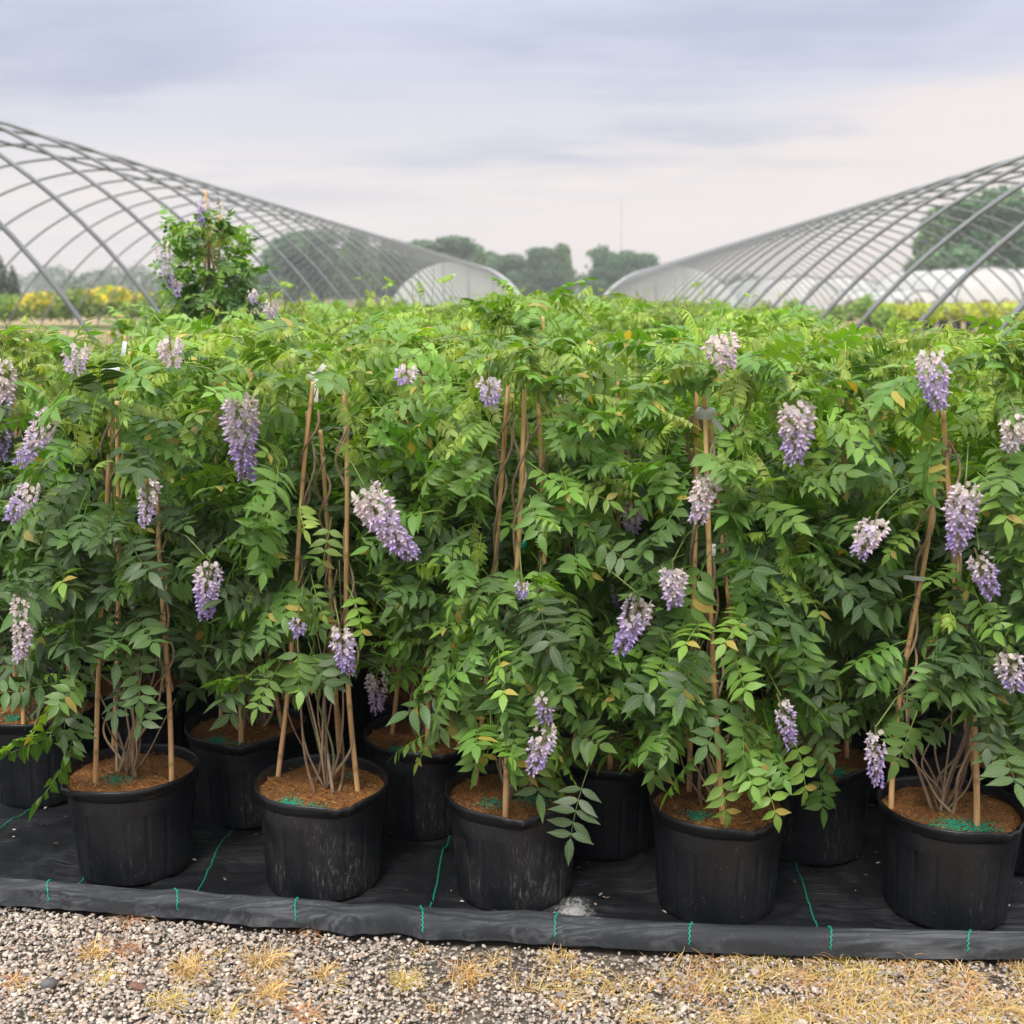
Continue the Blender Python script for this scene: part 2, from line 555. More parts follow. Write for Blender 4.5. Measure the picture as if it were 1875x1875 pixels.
# front edge of the cloth (bottom line of its rolled hem) and the top line, as photograph points
HEM_B = [(-260, 1642), (0, 1651), (120, 1661), (250, 1672), (380, 1681), (470, 1692), (560, 1694), (640, 1707), (720, 1703), (800, 1716), (900, 1719), (1000, 1725), (1100, 1731), (1200, 1737), (1400, 1743), (1650, 1750), (1875, 1752), (2150, 1755)]
HEM_T = [(-260, 1610), (0, 1620), (120, 1625), (250, 1634), (380, 1640), (470, 1645), (560, 1652), (640, 1655), (720, 1662), (800, 1666), (900, 1668), (1000, 1674), (1100, 1687), (1200, 1696), (1400, 1704), (1650, 1712), (1875, 1716), (2150, 1720)]
hb = np.array(HEM_B, float)
ht = np.array(HEM_T, float)


def hem_pt(px, side):
    t_ = hb if side == 'b' else ht
    return G(px, float(np.interp(px, t_[:, 0], t_[:, 1])))


fx = np.array([G(*p).x for p in HEM_B])
fy = np.array([G(*p).y for p in HEM_B])


def hem_y(x):
    return np.interp(x, fx, fy)


nx, ny = 420, 260
xs = np.linspace(-2.7, 2.5, nx)
tt = np.linspace(0, 1, ny) ** 1.9
X, T_ = np.meshgrid(xs, tt)
Y0 = hem_y(X) + 0.03
Y = Y0 + T_ * (13.2 - Y0)
ridge = lambda x, y, s: 1 - np.abs(vnoise(x, y, s))
Z = 0.004 * vnoise(X * 5, Y * 6, 1) + 0.010 * 1.35 * (np.maximum(ridge(X * 2.3 + 0.4 * Y, Y * 4.5, 3) - 0.80, 0) / 0.2) ** 1.5 \
    + 0.010 * (np.maximum(ridge(X * 5 - Y * 2, Y * 8 + X, 5) - 0.84, 0) / 0.16) + 0.007 * (np.maximum(ridge(X * 9 + Y * 3, Y * 14 - X * 2, 15) - 0.86, 0) / 0.14) + 0.0012 * vnoise(X * 30, Y * 40, 8) - 0.006
V = np.stack([X, Y, Z], -1).reshape(-1, 3)
ii = np.arange(ny - 1)[:, None] * nx + np.arange(nx - 1)[None]
Q = np.stack([ii, ii + 1, ii + 1 + nx, ii + nx], -1).reshape(-1, 4)
cloth = tag(obj('ground_cloth', mesh_np('ground_cloth', V, Q, M_CLOTH)), kind='structure')

# rolled hem: a soft flattened roll with puckers
hs = np.linspace(-260, 2150, 560)
rows = []
K = 22
for i, px in enumerate(hs):
    b, tp = hem_pt(px, 'b'), hem_pt(px, 't')
    rough = 1.0 if px < 1100 else 0.3
    n_ = float(vnoise(px * 0.016, 0.3, 2)) * rough
    n2 = float(vnoise(px * 0.045, 4.3, 4)) * rough
    depth = (tp - b).length * 0.62
    dirv = (tp - b).normalized()
    hgt = 0.046 + 0.005 * n_
    row = []
    for k in range(K + 1):
        a = PI * k / K
        c = (1 - math.cos(a)) / 2
        h = hgt * math.sin(a) ** 0.6
        # lengthwise creases that wander along the roll
        cr = 0.0030 * float(vnoise(px * 0.013 + k * 0.30, k * 0.55, 6)) * rough + 0.0009 * float(vnoise(px * 0.008, k * 1.9, 7)) + 0.005 * rough * max(0, float(vnoise(px * 0.021 + k * .12, 2.2, 9)) - .45)
        p = b + dirv * (depth * c + 0.004 * n2 * (1 - c)) + Vector((0, -cr * 1.2, 0))
        row.append((p.x, p.y, max(h + cr * math.sin(a) * 1.4, -0.012) - 0.006))
    rows.append(row)
V = np.array(rows).reshape(-1, 3)
HROWS = np.array(rows)
kk = K + 1
ii = np.arange(len(hs) - 1)[:, None] * kk + np.arange(K)[None]
Q = np.stack([ii, ii + kk, ii + kk + 1, ii + 1], -1).reshape(-1, 4)
hem = obj('rolled_hem', mesh_np('rolled_hem', V, Q, M_FOLD), cloth)


def zig(points, wd=0.0034, pitch=0.010, rad=0.0013):
    """zigzag stitch along a poly-line lying on a surface"""
    pts = [Vector(p) for p in points]
    outp = []
    acc = 0
    sgn = 1
    for a, b in zip(pts[:-1], pts[1:]):
        L = (b - a).length
        if L < 1e-6:
            continue
        d = (b - a) / L
        side = d.cross(Vector((0, 0, 1)))
        side = side.normalized() if side.length > 0.1 else Vector((1, 0, 0))
        while acc < L:
            outp.append(a + d * acc + side * (sgn * wd * 0.5))
            sgn = -sgn
            acc += pitch * 0.5
        acc -= L
    return tube(outp, rad, 5)


for px in (95, 325, 547, 775, 1019, 1268, 1520, 1775, -130, 2010):
    i = int(np.argmin(abs(hs - px)))
    skew = random.uniform(-0.4, 0.9)
    pts = []
    for k in range(1, K + 1):
        j = min(len(hs) - 1, max(0, int(i + skew * (k - K / 2) * 0.22)))
        r = HROWS[j][k]
        nrm = Vector((0, -math.cos(PI * k / K), 0.5)).normalized()
        pts.append(Vector(r) + nrm * 0.0016)
    V, Fc = zig(pts)
    obj('green_stitch_line', mesh_np('stitch', V, Fc, M_GREEN), cloth)
for a, b in (((-60, 1560), (88, 1452)), ((352, 1638), (432, 1508)), ((786, 1662), (826, 1520)), ((1499, 1706), (1448, 1560)), ((138, 1618), (170, 1585)), ((1960, 1700), (1850, 1545)), ((-100, 1425), (60, 1330))):
    A, B = G(*a), G(*b)
    pts = []
    for s_ in np.linspace(0, 1, 40):
        p = A.lerp(B, s_)
        p.x += 0.004 * math.sin(s_ * 7 + a[0])
        rr = cloth.data
        zz = 0.004 * vnoise(p.x * 5, p.y * 6, 1) + 0.010 * (max(1 - abs(vnoise(p.x * 2.3 + 0.4 * p.y, p.y * 4.5, 3)) - 0.80, 0) / 0.2) ** 1.5 + 0.007 * (max(1 - abs(vnoise(p.x * 5 - p.y * 2, p.y * 8 + p.x, 5)) - 0.84, 0) / 0.16) - 0.006
        p.z = float(Z[int(np.argmin(abs(tt - (p.y - hem_y(p.x) - .03) / (13.2 - hem_y(p.x) - .03)))), int(np.argmin(abs(xs - p.x)))]) + 0.003
        pts.append(p)
    V, Fc = zig(pts, rad=0.0009)
    obj('green_stitch_line', mesh_np('stitch', V, Fc, M_GREEN), cloth)

# ------------------------------------------------------------------ gravel
def ico():
    t = (1 + 5 ** 0.5) / 2
    v = np.array([(-1, t, 0), (1, t, 0), (-1, -t, 0), (1, -t, 0), (0, -1, t), (0, 1, t), (0, -1, -t), (0, 1, -t), (t, 0, -1), (t, 0, 1), (-t, 0, -1), (-t, 0, 1)], float)
    v /= np.linalg.norm(v[0])
    f = np.array([(0, 11, 5), (0, 5, 1), (0, 1, 7), (0, 7, 10), (0, 10, 11), (1, 5, 9), (5, 11, 4), (11, 10, 2), (10, 7, 6), (7, 1, 8), (3, 9, 4), (3, 4, 2), (3, 2, 6), (3, 6, 8), (3, 8, 9), (4, 9, 5), (2, 4, 11), (6, 2, 10), (8, 6, 7), (9, 8, 1)])
    return v, f


def scatter_stones(C, size, cols, flat=0.62, rough=0.16):
    v, f = ico()
    n = len(C)
    sc = size[:, None] * (1 + 0.35 * (R.rand(n, 3) - 0.5) * 2)
    sc[:, 2] *= flat
    jit = 1 + rough * R.randn(n, 12, 1)
    VV = v[None] * jit * sc[:, None]
    a = R.rand(n) * 2 * PI
    ca, sa = np.cos(a)[:, None], np.sin(a)[:, None]
    tl = (R.rand(n) - 0.5)[:, None] * 0.9
    y2 = VV[..., 1] * np.cos(tl) - VV[..., 2] * np.sin(tl)
    z2 = VV[..., 1] * np.sin(tl) + VV[..., 2] * np.cos(tl)
    x2 = VV[..., 0] * ca - y2 * sa
    y3 = VV[..., 0] * sa + y2 * ca
    VV = np.stack([x2, y3, z2], -1) + C[:, None]
    FF = f[None] + (np.arange(n) * 12)[:, None, None]
    CC = np.repeat(cols, 12, 0)
    return VV.reshape(-1, 3), FF.reshape(-1, 3), CC


def stone_cols(n):
    pal = np.array([(0.46, 0.41, 0.38), (0.33, 0.30, 0.29), (0.55, 0.50, 0.46), (0.22, 0.20, 0.20), (0.42, 0.33, 0.27), (0.30, 0.285, 0.28), (0.62, 0.58, 0.54), (0.38, 0.28, 0.25)])
    c = pal[R.choice(8, n, p=[.24, .17, .18, .1, .1, .09, .08, .04])]
    return np.minimum(c * np.array([1.22, 1.15, 1.03]) * (0.85 + 0.3 * R.rand(n, 1)), .8)


N = 60000
cx = R.uniform(-1.35, 1.25, N)
cy = R.uniform(1.70, 2.72, N)
keep = cy < hem_y(cx) + 0.01
patch = vnoise(cx * 3.4 + 3, cy * 6, 12) * 0.6 + vnoise(cx * 9, cy * 12, 13) * 0.4
px_ = 937.5 + F * cx / 2.3
bare = np.clip((px_ - 560) / 300, 0, 1) * np.clip((1 - (px_ - 1500) / 500), 0.6, 1)
near = np.clip(1 - (hem_y(cx) - cy) / 0.1, 0, 1)
prob = 1 - bare * (0.42 + 0.55 * patch) - 0.35 * near * (px_ > 350)
keep &= R.rand(N) < np.clip(prob, 0.16, 1)
cx, cy = cx[keep], cy[keep]
n = len(cx)
size = 0.0023 + 0.0034 * R.rand(n) ** 1.7
size[R.rand(n) < 0.02] *= 1.5
C = np.stack([cx, cy, -0.024 + size * 0.5 + 0.006 * R.rand(n)], -1)
V, Fc, CC = scatter_stones(C, size, stone_cols(n))
tag(obj('gravel', mesh_np('gravel', V, Fc, M_STONE, CC, None, False)), kind='stuff')
# fine grit below
N = 26000
cx = R.uniform(-1.3, 1.2, N)
cy = R.uniform(1.72, 2.6, N)
kp = cy < hem_y(cx) + 0.01
cx, cy = cx[kp], cy[kp]
n = len(cx)
C = np.stack([cx, cy, np.full(n, -0.027)], -1)
V, Fc, CC = scatter_stones(C, 0.0016 + 0.0018 * R.rand(n), stone_cols(n) * 0.75)
tag(obj('grit', mesh_np('grit', V, Fc, M_STONE, CC, None, False)), kind='stuff')
# the one big grey stone at the left and a flat brown leaf-like stone
p = G(90, 1808, -0.02)
V, Fc, CC = scatter_stones(np.array([(p.x, p.y, -0.012)]), np.array([0.019]), np.array([(0.16, 0.15, 0.15)]), 0.6, 0.07)
tag(obj('large_stone', mesh_np('large_stone', V, Fc, M_STONE, CC, None, True)), 'largest dark grey stone lying in the gravel at the lower left', 'stone')
p = G(255, 1812, -0.02)
V, Fc, CC = scatter_stones(np.array([(p.x, p.y, -0.014)]), np.array([0.016]), np.array([(0.24, 0.13, 0.10)]), 0.35, 0.16)
tag(obj('reddish_stone', mesh_np('reddish_stone', V, Fc, M_STONE, CC, None, False)), 'flat reddish brown stone between dry tufts in the gravel', 'stone')


# ------------------------------------------------------------------ dry grass
def blades(acc, ctr, n, ln, spread, cols, lean=0.7, wd=0.0011):
    for _ in range(n):
        a = random.uniform(0, 2 * PI)
        e = random.uniform(0.12, 1.1)
        L = ln * random.uniform(0.5, 1.15)
        st = Vector((ctr[0] + random.gauss(0, spread), ctr[1] + random.gauss(0, spread), -0.024))
        d = Vector((math.cos(a) * math.cos(e), math.sin(a) * math.cos(e), math.sin(e)))
        side = Vector((-math.sin(a), math.cos(a), 0))
        if random.random() < 0.5:
            side = (side + Vector((0, 0, 1)) * 0.6).normalized()
        c = random.choice(cols)
        c = np.array(c) * random.uniform(0.75, 1.2)
        pts = []
        p = st.copy()
        m = 5
        for k in range(m):
            w_ = wd * (1 - k / m * 0.8)
            pts += [tuple(p - side * w_), tuple(p + side * w_)]
            p = p + d * (L / m)
            d = (d + Vector((random.gauss(0, .12), random.gauss(0, .12), -lean * 0.34))).normalized()
            p.z = max(p.z, -0.02)
        pts.append(tuple(p))
        Fc = []
        for k in range(m - 1):
            b_ = 2 * k
            Fc += [(b_, b_ + 1, b_ + 3), (b_, b_ + 3, b_ + 2)]
        Fc.append((2 * m - 2, 2 * m - 1, 2 * m))
        acc.add(pts, Fc, c)


STRAW = [(0.68, 0.42, 0.15), (0.74, 0.52, 0.22), (0.60, 0.34, 0.13), (0.78, 0.60, 0.32), (0.66, 0.46, 0.17)]
RED = [(0.50, 0.22, 0.11), (0.62, 0.33, 0.16), (0.70, 0.46, 0.26)]
MOSS = [(0.66, 0.48, 0.15), (0.72, 0.54, 0.18), (0.58, 0.44, 0.14)]
TUFTS = [(243, 1684, 'reddish dry grass tuft against the cloth hem at the left', RED, 60, .045),
         (238, 1742, 'small russet dry tuft below the tuft that touches the hem', RED, 40, .032),
         (172, 1748, 'orange straw tuft left of the small russet tuft', STRAW[:3], 70, .035),
         (20, 1803, 'small orange tuft at the left edge of the gravel', RED + STRAW[:1], 40, .033),
         (184, 1798, 'thin upright yellowish weed right of the large dark stone', MOSS, 45, .028),
         (345, 1782, 'broad straw tuft with brown centre in the gravel', STRAW, 95, .048),
         (310, 1840, 'low mossy yellow weed patch under the broad straw tuft', MOSS, 80, .03),
         (484, 1768, 'tall pale straw tuft in the middle of the left gravel', STRAW, 100, .05),
         (490, 1826, 'orange straw tuft just below the tall pale one', STRAW[:3], 80, .045),
         (575, 1705, 'wiry russet stems lying against the hem near the third pot', RED, 22, .05),
         (595, 1788, 'small star shaped straw tuft right of the tall pale one', STRAW, 45, .038),
         (560, 1862, 'rusty dry tuft at the bottom edge left of centre', RED + STRAW[:1], 50, .034),
         (745, 1800, 'yellow weed patch on bare soil left of centre', MOSS, 70, .03),
         (855, 1792, 'low orange tuft on bare soil near the centre', STRAW[:3], 70, .04),
         (410, 1860, 'sparse yellow stems at the bottom edge of the gravel', MOSS, 30, .035)]
for (px, py, lab, cols, nb, ln) in TUFTS:
    p = G(px, py, -0.024)
    a = Acc()
    blades(a, (0, 0), int(nb * 2.4), ln * 1.45, 0.013, cols, lean=.95, wd=.0012)
    me = a.mesh('tuft', M_DRY)
    o = obj('dry_grass_tuft', me, None, (p.x, p.y, 0))
    tag(o, lab, 'grass tuft')
a = Acc()
for _ in range(330):
    px = 850 + 1100 * random.random() ** 0.68
    py = random.uniform(1775, 1900) if random.random() < .75 else random.uniform(1745, 1790)
    p = G(px, py, -0.02)
    if float(vnoise(p.x * 7, p.y * 8, 21)) < -0.35 + 0.3 * (px < 1200) - .25 * (px > 1550):
        continue
    dens = 0.5 + 0.7 * min(1, (px - 850) / 700)
    cols = STRAW if random.random() < .6 else MOSS
    if random.random() < 0.12:
        cols = RED
    blades(a, (p.x, p.y), int(24 * dens), random.uniform(.034, .072), 0.012, cols, lean=1.1, wd=.0010)
for _ in range(60):       # thin scatter over the left gravel
    p = G(random.uniform(-60, 1000), random.uniform(1740, 1900), -0.02)
    blades(a, (p.x, p.y), random.randint(5, 14), random.uniform(.02, .045), 0.008, random.choice((STRAW, RED, MOSS)), lean=1.0, wd=.001)
for _ in range(26):       # arching stems reaching the hem
    px = random.uniform(1180, 1880)
    p = G(px, float(np.interp(px, hb[:, 0], hb[:, 1])) + random.uniform(6, 26), -0.02)
    blades(a, (p.x, p.y), 6, random.uniform(.05, .08), 0.012, STRAW, lean=0.8)
tag(obj('dried_weeds', a.mesh('dried_weeds', M_DRY)), kind='stuff')
# loose litter on the cloth
a = Acc()
for _ in range(150):
    px, py = random.uniform(-50, 1900), random.uniform(1450, 1700)
    p = G(px, py)
    if p.y < hem_y(p.x) + .12:
        continue
    s_ = random.uniform(.0015, .0045)
    an = random.uniform(0, 6.3)
    c = random.choice([(0.5, 0.46, 0.38), (0.36, 0.27, 0.17), (0.62, 0.6, 0.55), (0.25, 0.17, 0.1)])
    dx, dy = math.cos(an) * s_ * 2, math.sin(an) * s_ * 2
    ex, ey = -dy * .35, dx * .35
    z = 0.003
    a.add([(p.x - dx, p.y - dy, z), (p.x + ex, p.y + ey, z + .002), (p.x + dx, p.y + dy, z + .001), (p.x - ex, p.y - ey, z + .001)], [(0, 1, 2), (0, 2, 3)], c)
tag(obj('fallen_petals', a.mesh('fallen_petals', M_DRY)), kind='stuff')


# ------------------------------------------------------------------ leaves
def leaflet(acc, o, d, nrm, L, Wd, fold, arch, col, hi=True, twist=0.0):
    s = np.cross(nrm, d)
    s /= np.linalg.norm(s) + 1e-9
    nrm = np.cross(d, s)
    if twist:
        s, nrm = s * math.cos(twist) + nrm * math.sin(twist), nrm * math.cos(twist) - s * math.sin(twist)
    if hi:
        T = [0.12, 0.32, 0.55, 0.77, 0.91]
        HW = [0.62, 1.0, 0.88, 0.43, 0.14]
    else:
        T = [0.3, 0.7]
        HW = [0.95, 0.72]
    V = [o]
    U = [(0, 0)]
    for t, h in zip(T, HW):
        c = o + d * (L * t * (1 - 0.15 * abs(arch) * t)) - nrm * (arch * L * t * t)
        e = s * (h * Wd)
        up = nrm * (fold * h * Wd)
        V += [c - e + up, c, c + e + up]
        U += [(-1 * h, t), (0, t), (1 * h, t)]
    V.append(o + d * (L * (1 - 0.15 * abs(arch))) - nrm * (arch * L))
    U.append((0, 1))
    Fc = [(0, 2, 1), (0, 3, 2)]
    m = len(T)
    for i in range(m - 1):
        b = 1 + 3 * i
        Fc += [(b, b + 1, b + 4), (b, b + 4, b + 3), (b + 1, b + 2, b + 5), (b + 1, b + 5, b + 4)]
    b = 1 + 3 * (m - 1)
    e = len(V) - 1
    Fc += [(b, b + 1, e), (b + 1, b + 2, e)]
    c = np.asarray(col) * random.uniform(0.82, 1.16)
    if random.random() < .008:
        c = np.array((0.50, 0.36, 0.05))
    acc.add(V, Fc, c, U)


def make_leaf(age, hi=True):
    """pinnate leaf along +x, upper face +z; age 0 = mature, 1 = mid, 2 = young"""
    acc = Acc()
    if age == 0:
        L, ll, lw, pairs = random.uniform(.165, .21), random.uniform(.054, .067), random.uniform(.0108, .0138), random.choice([4, 4, 5, 5])
        col = np.array(random.choice([(0.042, 0.112, 0.015), (0.066, 0.162, 0.018), (0.024, 0.070, 0.012), (0.030, 0.086, 0.018)]))  # mature greens, darkened further to paint shade into the foliage
        hang, droop = random.uniform(-.3, .25), random.uniform(-.1, .5)
    elif age == 1:
        L, ll, lw, pairs = random.uniform(.14, .19), random.uniform(.046, .060), random.uniform(.0092, .0122), random.choice([4, 4, 5, 5])
        col = np.array(random.choice([(0.165, 0.335, 0.020), (0.215, 0.39, 0.024), (0.12, 0.27, 0.020)]))  # mid greens, brightened further to paint in lit highlights
        hang, droop = random.uniform(-.25, .35), random.uniform(.0, .7)
    else:
        L, ll, lw, pairs = random.uniform(.085, .14), random.uniform(.026, .040), random.uniform(.005, .0075), random.choice([4, 5, 5, 6])
        col = np.array(random.choice([(0.25, 0.40, 0.030), (0.32, 0.45, 0.045), (0.38, 0.47, 0.08)]))
        hang, droop = random.uniform(.5, 1.25), random.uniform(.2, 1.3)
    if not hi:
        lw *= 1.12
    m = 9
    pts, dirs, p, ang = [], [], np.zeros(3), 0.0
    sway = random.uniform(-.25, .25)
    for k in range(m + 1):
        pts.append(p.copy())
        a = -droop * (k / m)
        b = sway * (k / m)
        dv = np.array([math.cos(a) * math.cos(b), math.sin(b), math.sin(a)])
        dirs.append(dv)
        p = p + dv * (L * 0.86 / m)
    pts, dirs = np.array(pts), np.array(dirs)
    rc = col * .9 + np.array([.12, .14, .045])
    V, Fc = tube(pts if hi else pts[::3], np.linspace(.0014, .0007, m + 1 if hi else len(pts[::3])) * (1 if hi else 1.3), 4 if hi else 3, False)
    acc.add(V, Fc, rc)
    for i in range(pairs):
        s_ = 0.34 + 0.60 * i / (pairs - 1)
        f = s_ * m
        k = min(int(f), m - 1)
        o = pts[k] + (pts[k + 1] - pts[k]) * (f - k)
        fw = dirs[k]
        up = np.cross(fw, np.cross([0, 0, 1.0], fw))
        up /= np.linalg.norm(up)
        szf = (0.8 + 0.32 * math.sin(PI * (0.15 + 0.75 * i / (pairs - 1)))) * random.uniform(.9, 1.08)
        for sg in (-1, 1):
            if random.random() < 0.03:
                continue
            lat = np.cross(up, fw) * sg
            ahead = random.uniform(.08, .55)
            h = hang + random.uniform(-.18, .18)
            d = lat * math.cos(ahead) + fw * math.sin(ahead)
            d = d * math.cos(h) - up * math.sin(h)
            d /= np.linalg.norm(d)
            leaflet(acc, o, d, up, ll * szf, lw * szf, random.uniform(.05, .4) if age else random.uniform(-.15, .3), random.uniform(.0, .32) + (.1 if age else 0), col, hi, random.uniform(-.45, .45))
    fw = dirs[-1]
    up = np.cross(fw, np.cross([0, 0, 1.0], fw))
    leaflet(acc, pts[-1], fw, up, ll * 1.02, lw * 1.02, random.uniform(.05, .35), random.uniform(0, .35), col, hi, random.uniform(-.3, .3))
    return acc


NVAR = 7
LEAF_ME, LEAF_LO = {}, {}
for age in range(3):
    LEAF_ME[age] = [make_leaf(age).mesh('leaf_%d' % age, M_LEAF) for _ in range(NVAR)]
    LEAF_LO[age] = [make_leaf(age, False).arrays() for _ in range(8)]


def leaf_frame(pos, az, pitch, roll, sc):
    """local x along (az, pitch), local z = upper side"""
    d = Vector((math.cos(az) * math.cos(pitch), math.sin(az) * math.cos(pitch), math.sin(pitch)))
    upv = Vector((-math.cos(az) * math.sin(pitch), -math.sin(az) * math.sin(pitch), math.cos(pitch)))
    side = upv.cross(d)
    if roll:
        upv, side = upv * math.cos(roll) + side * math.sin(roll), side * math.cos(roll) - upv * math.sin(roll)
    M = Matrix(((d.x, side.x, upv.x, 0), (d.y, side.y, upv.y, 0), (d.z, side.z, upv.z, 0), (0, 0, 0, 1)))
    return Matrix.Translation(pos) @ M @ Matrix.Scale(sc, 4)


def leaf_specs(n, z0, z1, Rf, bright=0.3, face=0.0, lowfrac=0.5, top_young=0.5, lowb=0.0):
    """list of (age, matrix) round a plant whose pot stands at the origin; Rf(h) = envelope radius"""
    specs = []
    for _ in range(n):
        h = random.random()
        if random.random() > lowfrac:
            h = 1 - (1 - h) ** 1.6
        if random.random() < face:
            az = random.gauss(-PI / 2, 0.75)
        else:
            az = random.uniform(0, 2 * PI)
        z = z0 + (z1 - z0) * h
        rr = Rf(h) * math.sqrt(random.uniform(0.04, 1.0))
        az2 = az + random.gauss(0, 0.5)
        pos = Vector((math.cos(az) * rr, math.sin(az) * rr, z))
        if h > 0.86:
            pitch = math.radians(random.uniform(-35, 40))
        else:
            pitch = math.radians(random.choice((random.uniform(-68, -20), random.uniform(-40, 22))) + 18 * h)
        roll = random.gauss(0, .55)
        y = random.random()
        yo = 0.05 + top_young * max(0, h - 0.45) / 0.55
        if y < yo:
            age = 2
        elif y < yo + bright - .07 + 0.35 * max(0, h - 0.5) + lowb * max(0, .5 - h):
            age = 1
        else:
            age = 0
        sc = random.uniform(.60, .95)
        specs.append((age, leaf_frame(pos, az2, pitch, roll, sc)))
    return specs


def shoots(acc, specs_lo, n, z0, rad, hgt):
    """wiry young stems with small leaves sticking out of the top"""
    for _ in range(n):
        a = random.uniform(0, 2 * PI)
        p = Vector((math.cos(a) * rad * random.random(), math.sin(a) * rad * random.random(), z0))
        d = Vector((random.gauss(0, .45), random.gauss(0, .45), 1)).normalized()
        L = hgt * random.choice((.5, .7, .9, 1.1, 1.4))
        pts = [p.copy()]
        curl = Vector((random.gauss(0, .3), random.gauss(0, .3), -random.uniform(.05, .3)))
        for k in range(10):
            p = p + d * (L / 10)
            d = (d + curl * (0.35 + k * .09)).normalized()
            pts.append(p.copy())
            if k > 2 and random.random() < .42:
                az = random.uniform(0, 2 * PI)
                specs_lo.append((2, leaf_frame(p.copy(), az, random.uniform(-.6, .7), 0, random.uniform(.3, .75))))
        V, Fc = tube(pts, np.linspace(.0013, .0006, 11), 4, False)
        acc.add(V, Fc, random.choice([(0.17, 0.22, 0.06), (0.14, 0.17, 0.05), (0.16, 0.11, 0.05)]))


def merged(specs, acc=None):
    acc = acc or Acc()
    for age, M in specs:
        V, Fc, C, U = random.choice(LEAF_LO[age])
        m = np.array(M)
        acc.add(V @ m[:3, :3].T + m[:3, 3], Fc, C * random.uniform(.8, 1.2), U)
    return acc


# ------------------------------------------------------------------ pots, canes, stems
def pot_mesh(name, material, grip_ang, seed, squash=0.014):
    n = 168
    prof = [(0.0, 0.004), (0.115, 0.004), (0.119, 0.0), (0.121, 0.005)]
    for k in range(1, 14):
        z = 0.006 + k * 0.0165
        prof.append((0.121 + (0.1325 - 0.121) * z / 0.22, z))
    prof += [(0.1325, 0.2235), (0.1345, 0.226), (0.1350, 0.243), (0.1360, 0.245), (0.1390, 0.246), (0.1395, 0.262), (0.1425, 0.266), (0.1442, 0.2705), (0.1440, 0.2765), (0.1420, 0.280), (0.1395, 0.2785), (0.1378, 0.272), (0.1365, 0.24), (0.132, 0.20)]

    def rf(r, z, a, i):
        top = z / 0.28
        k = 1 + squash * top * math.cos(2 * (a - 0.4 - seed)) + 0.008 * top * math.sin(3 * a + seed * 5)
        if 0.01 < z < 0.222 and 0.1 < r < 0.1333:       # moulded panels with arched heads
            ph = (a * 18 / (2 * PI)) % 1.0
            edge = min(ph, 1 - ph)
            arch_top = 0.200 - 0.018 * (1 - math.sqrt(max(0, 1 - ((0.5 - edge) * 2) ** 2))) * 0 - 0.02 * (1 - min(1, edge / 0.5)) ** 2
            if edge < 0.05 and z < 0.2:
                r -= 0.0036
            elif z > arch_top:
                r += 0.0014
        g = math.exp(-((((a - grip_ang + PI) % (2 * PI)) - PI) / 0.26) ** 2)
        z2 = z
        if z > 0.244:
            w_ = 0.5 + 0.5 * math.sin(a * 31 + seed)
            r += g * (0.008 + 0.004 * w_) * (1 if r > 0.139 else 0.2)
            z2 -= g * (0.006 + 0.003 * w_) * (1 if r > 0.139 else 0.3)
            z2 += 0.0012 * math.sin(2 * a + seed * 3) + 0.0006 * math.sin(7 * a + seed)
        return r * k, z2
    V, Q = lathe(prof, n, rf)
    return mesh_np(name, V, Q, material)


POTS = [pot_mesh('pot', M_POT, -PI / 2 - .75, 0.3), pot_mesh('pot', M_POTD, -PI / 2 + .45, 1.7, .02), pot_mesh('pot', M_POTD, -PI / 2 + .1, 2.9, .012), pot_mesh('pot', M_POT, -PI / 2 + .35, 4.1, .016), pot_mesh('pot', M_POT, -PI / 2 + .5, 5.2, .018)]


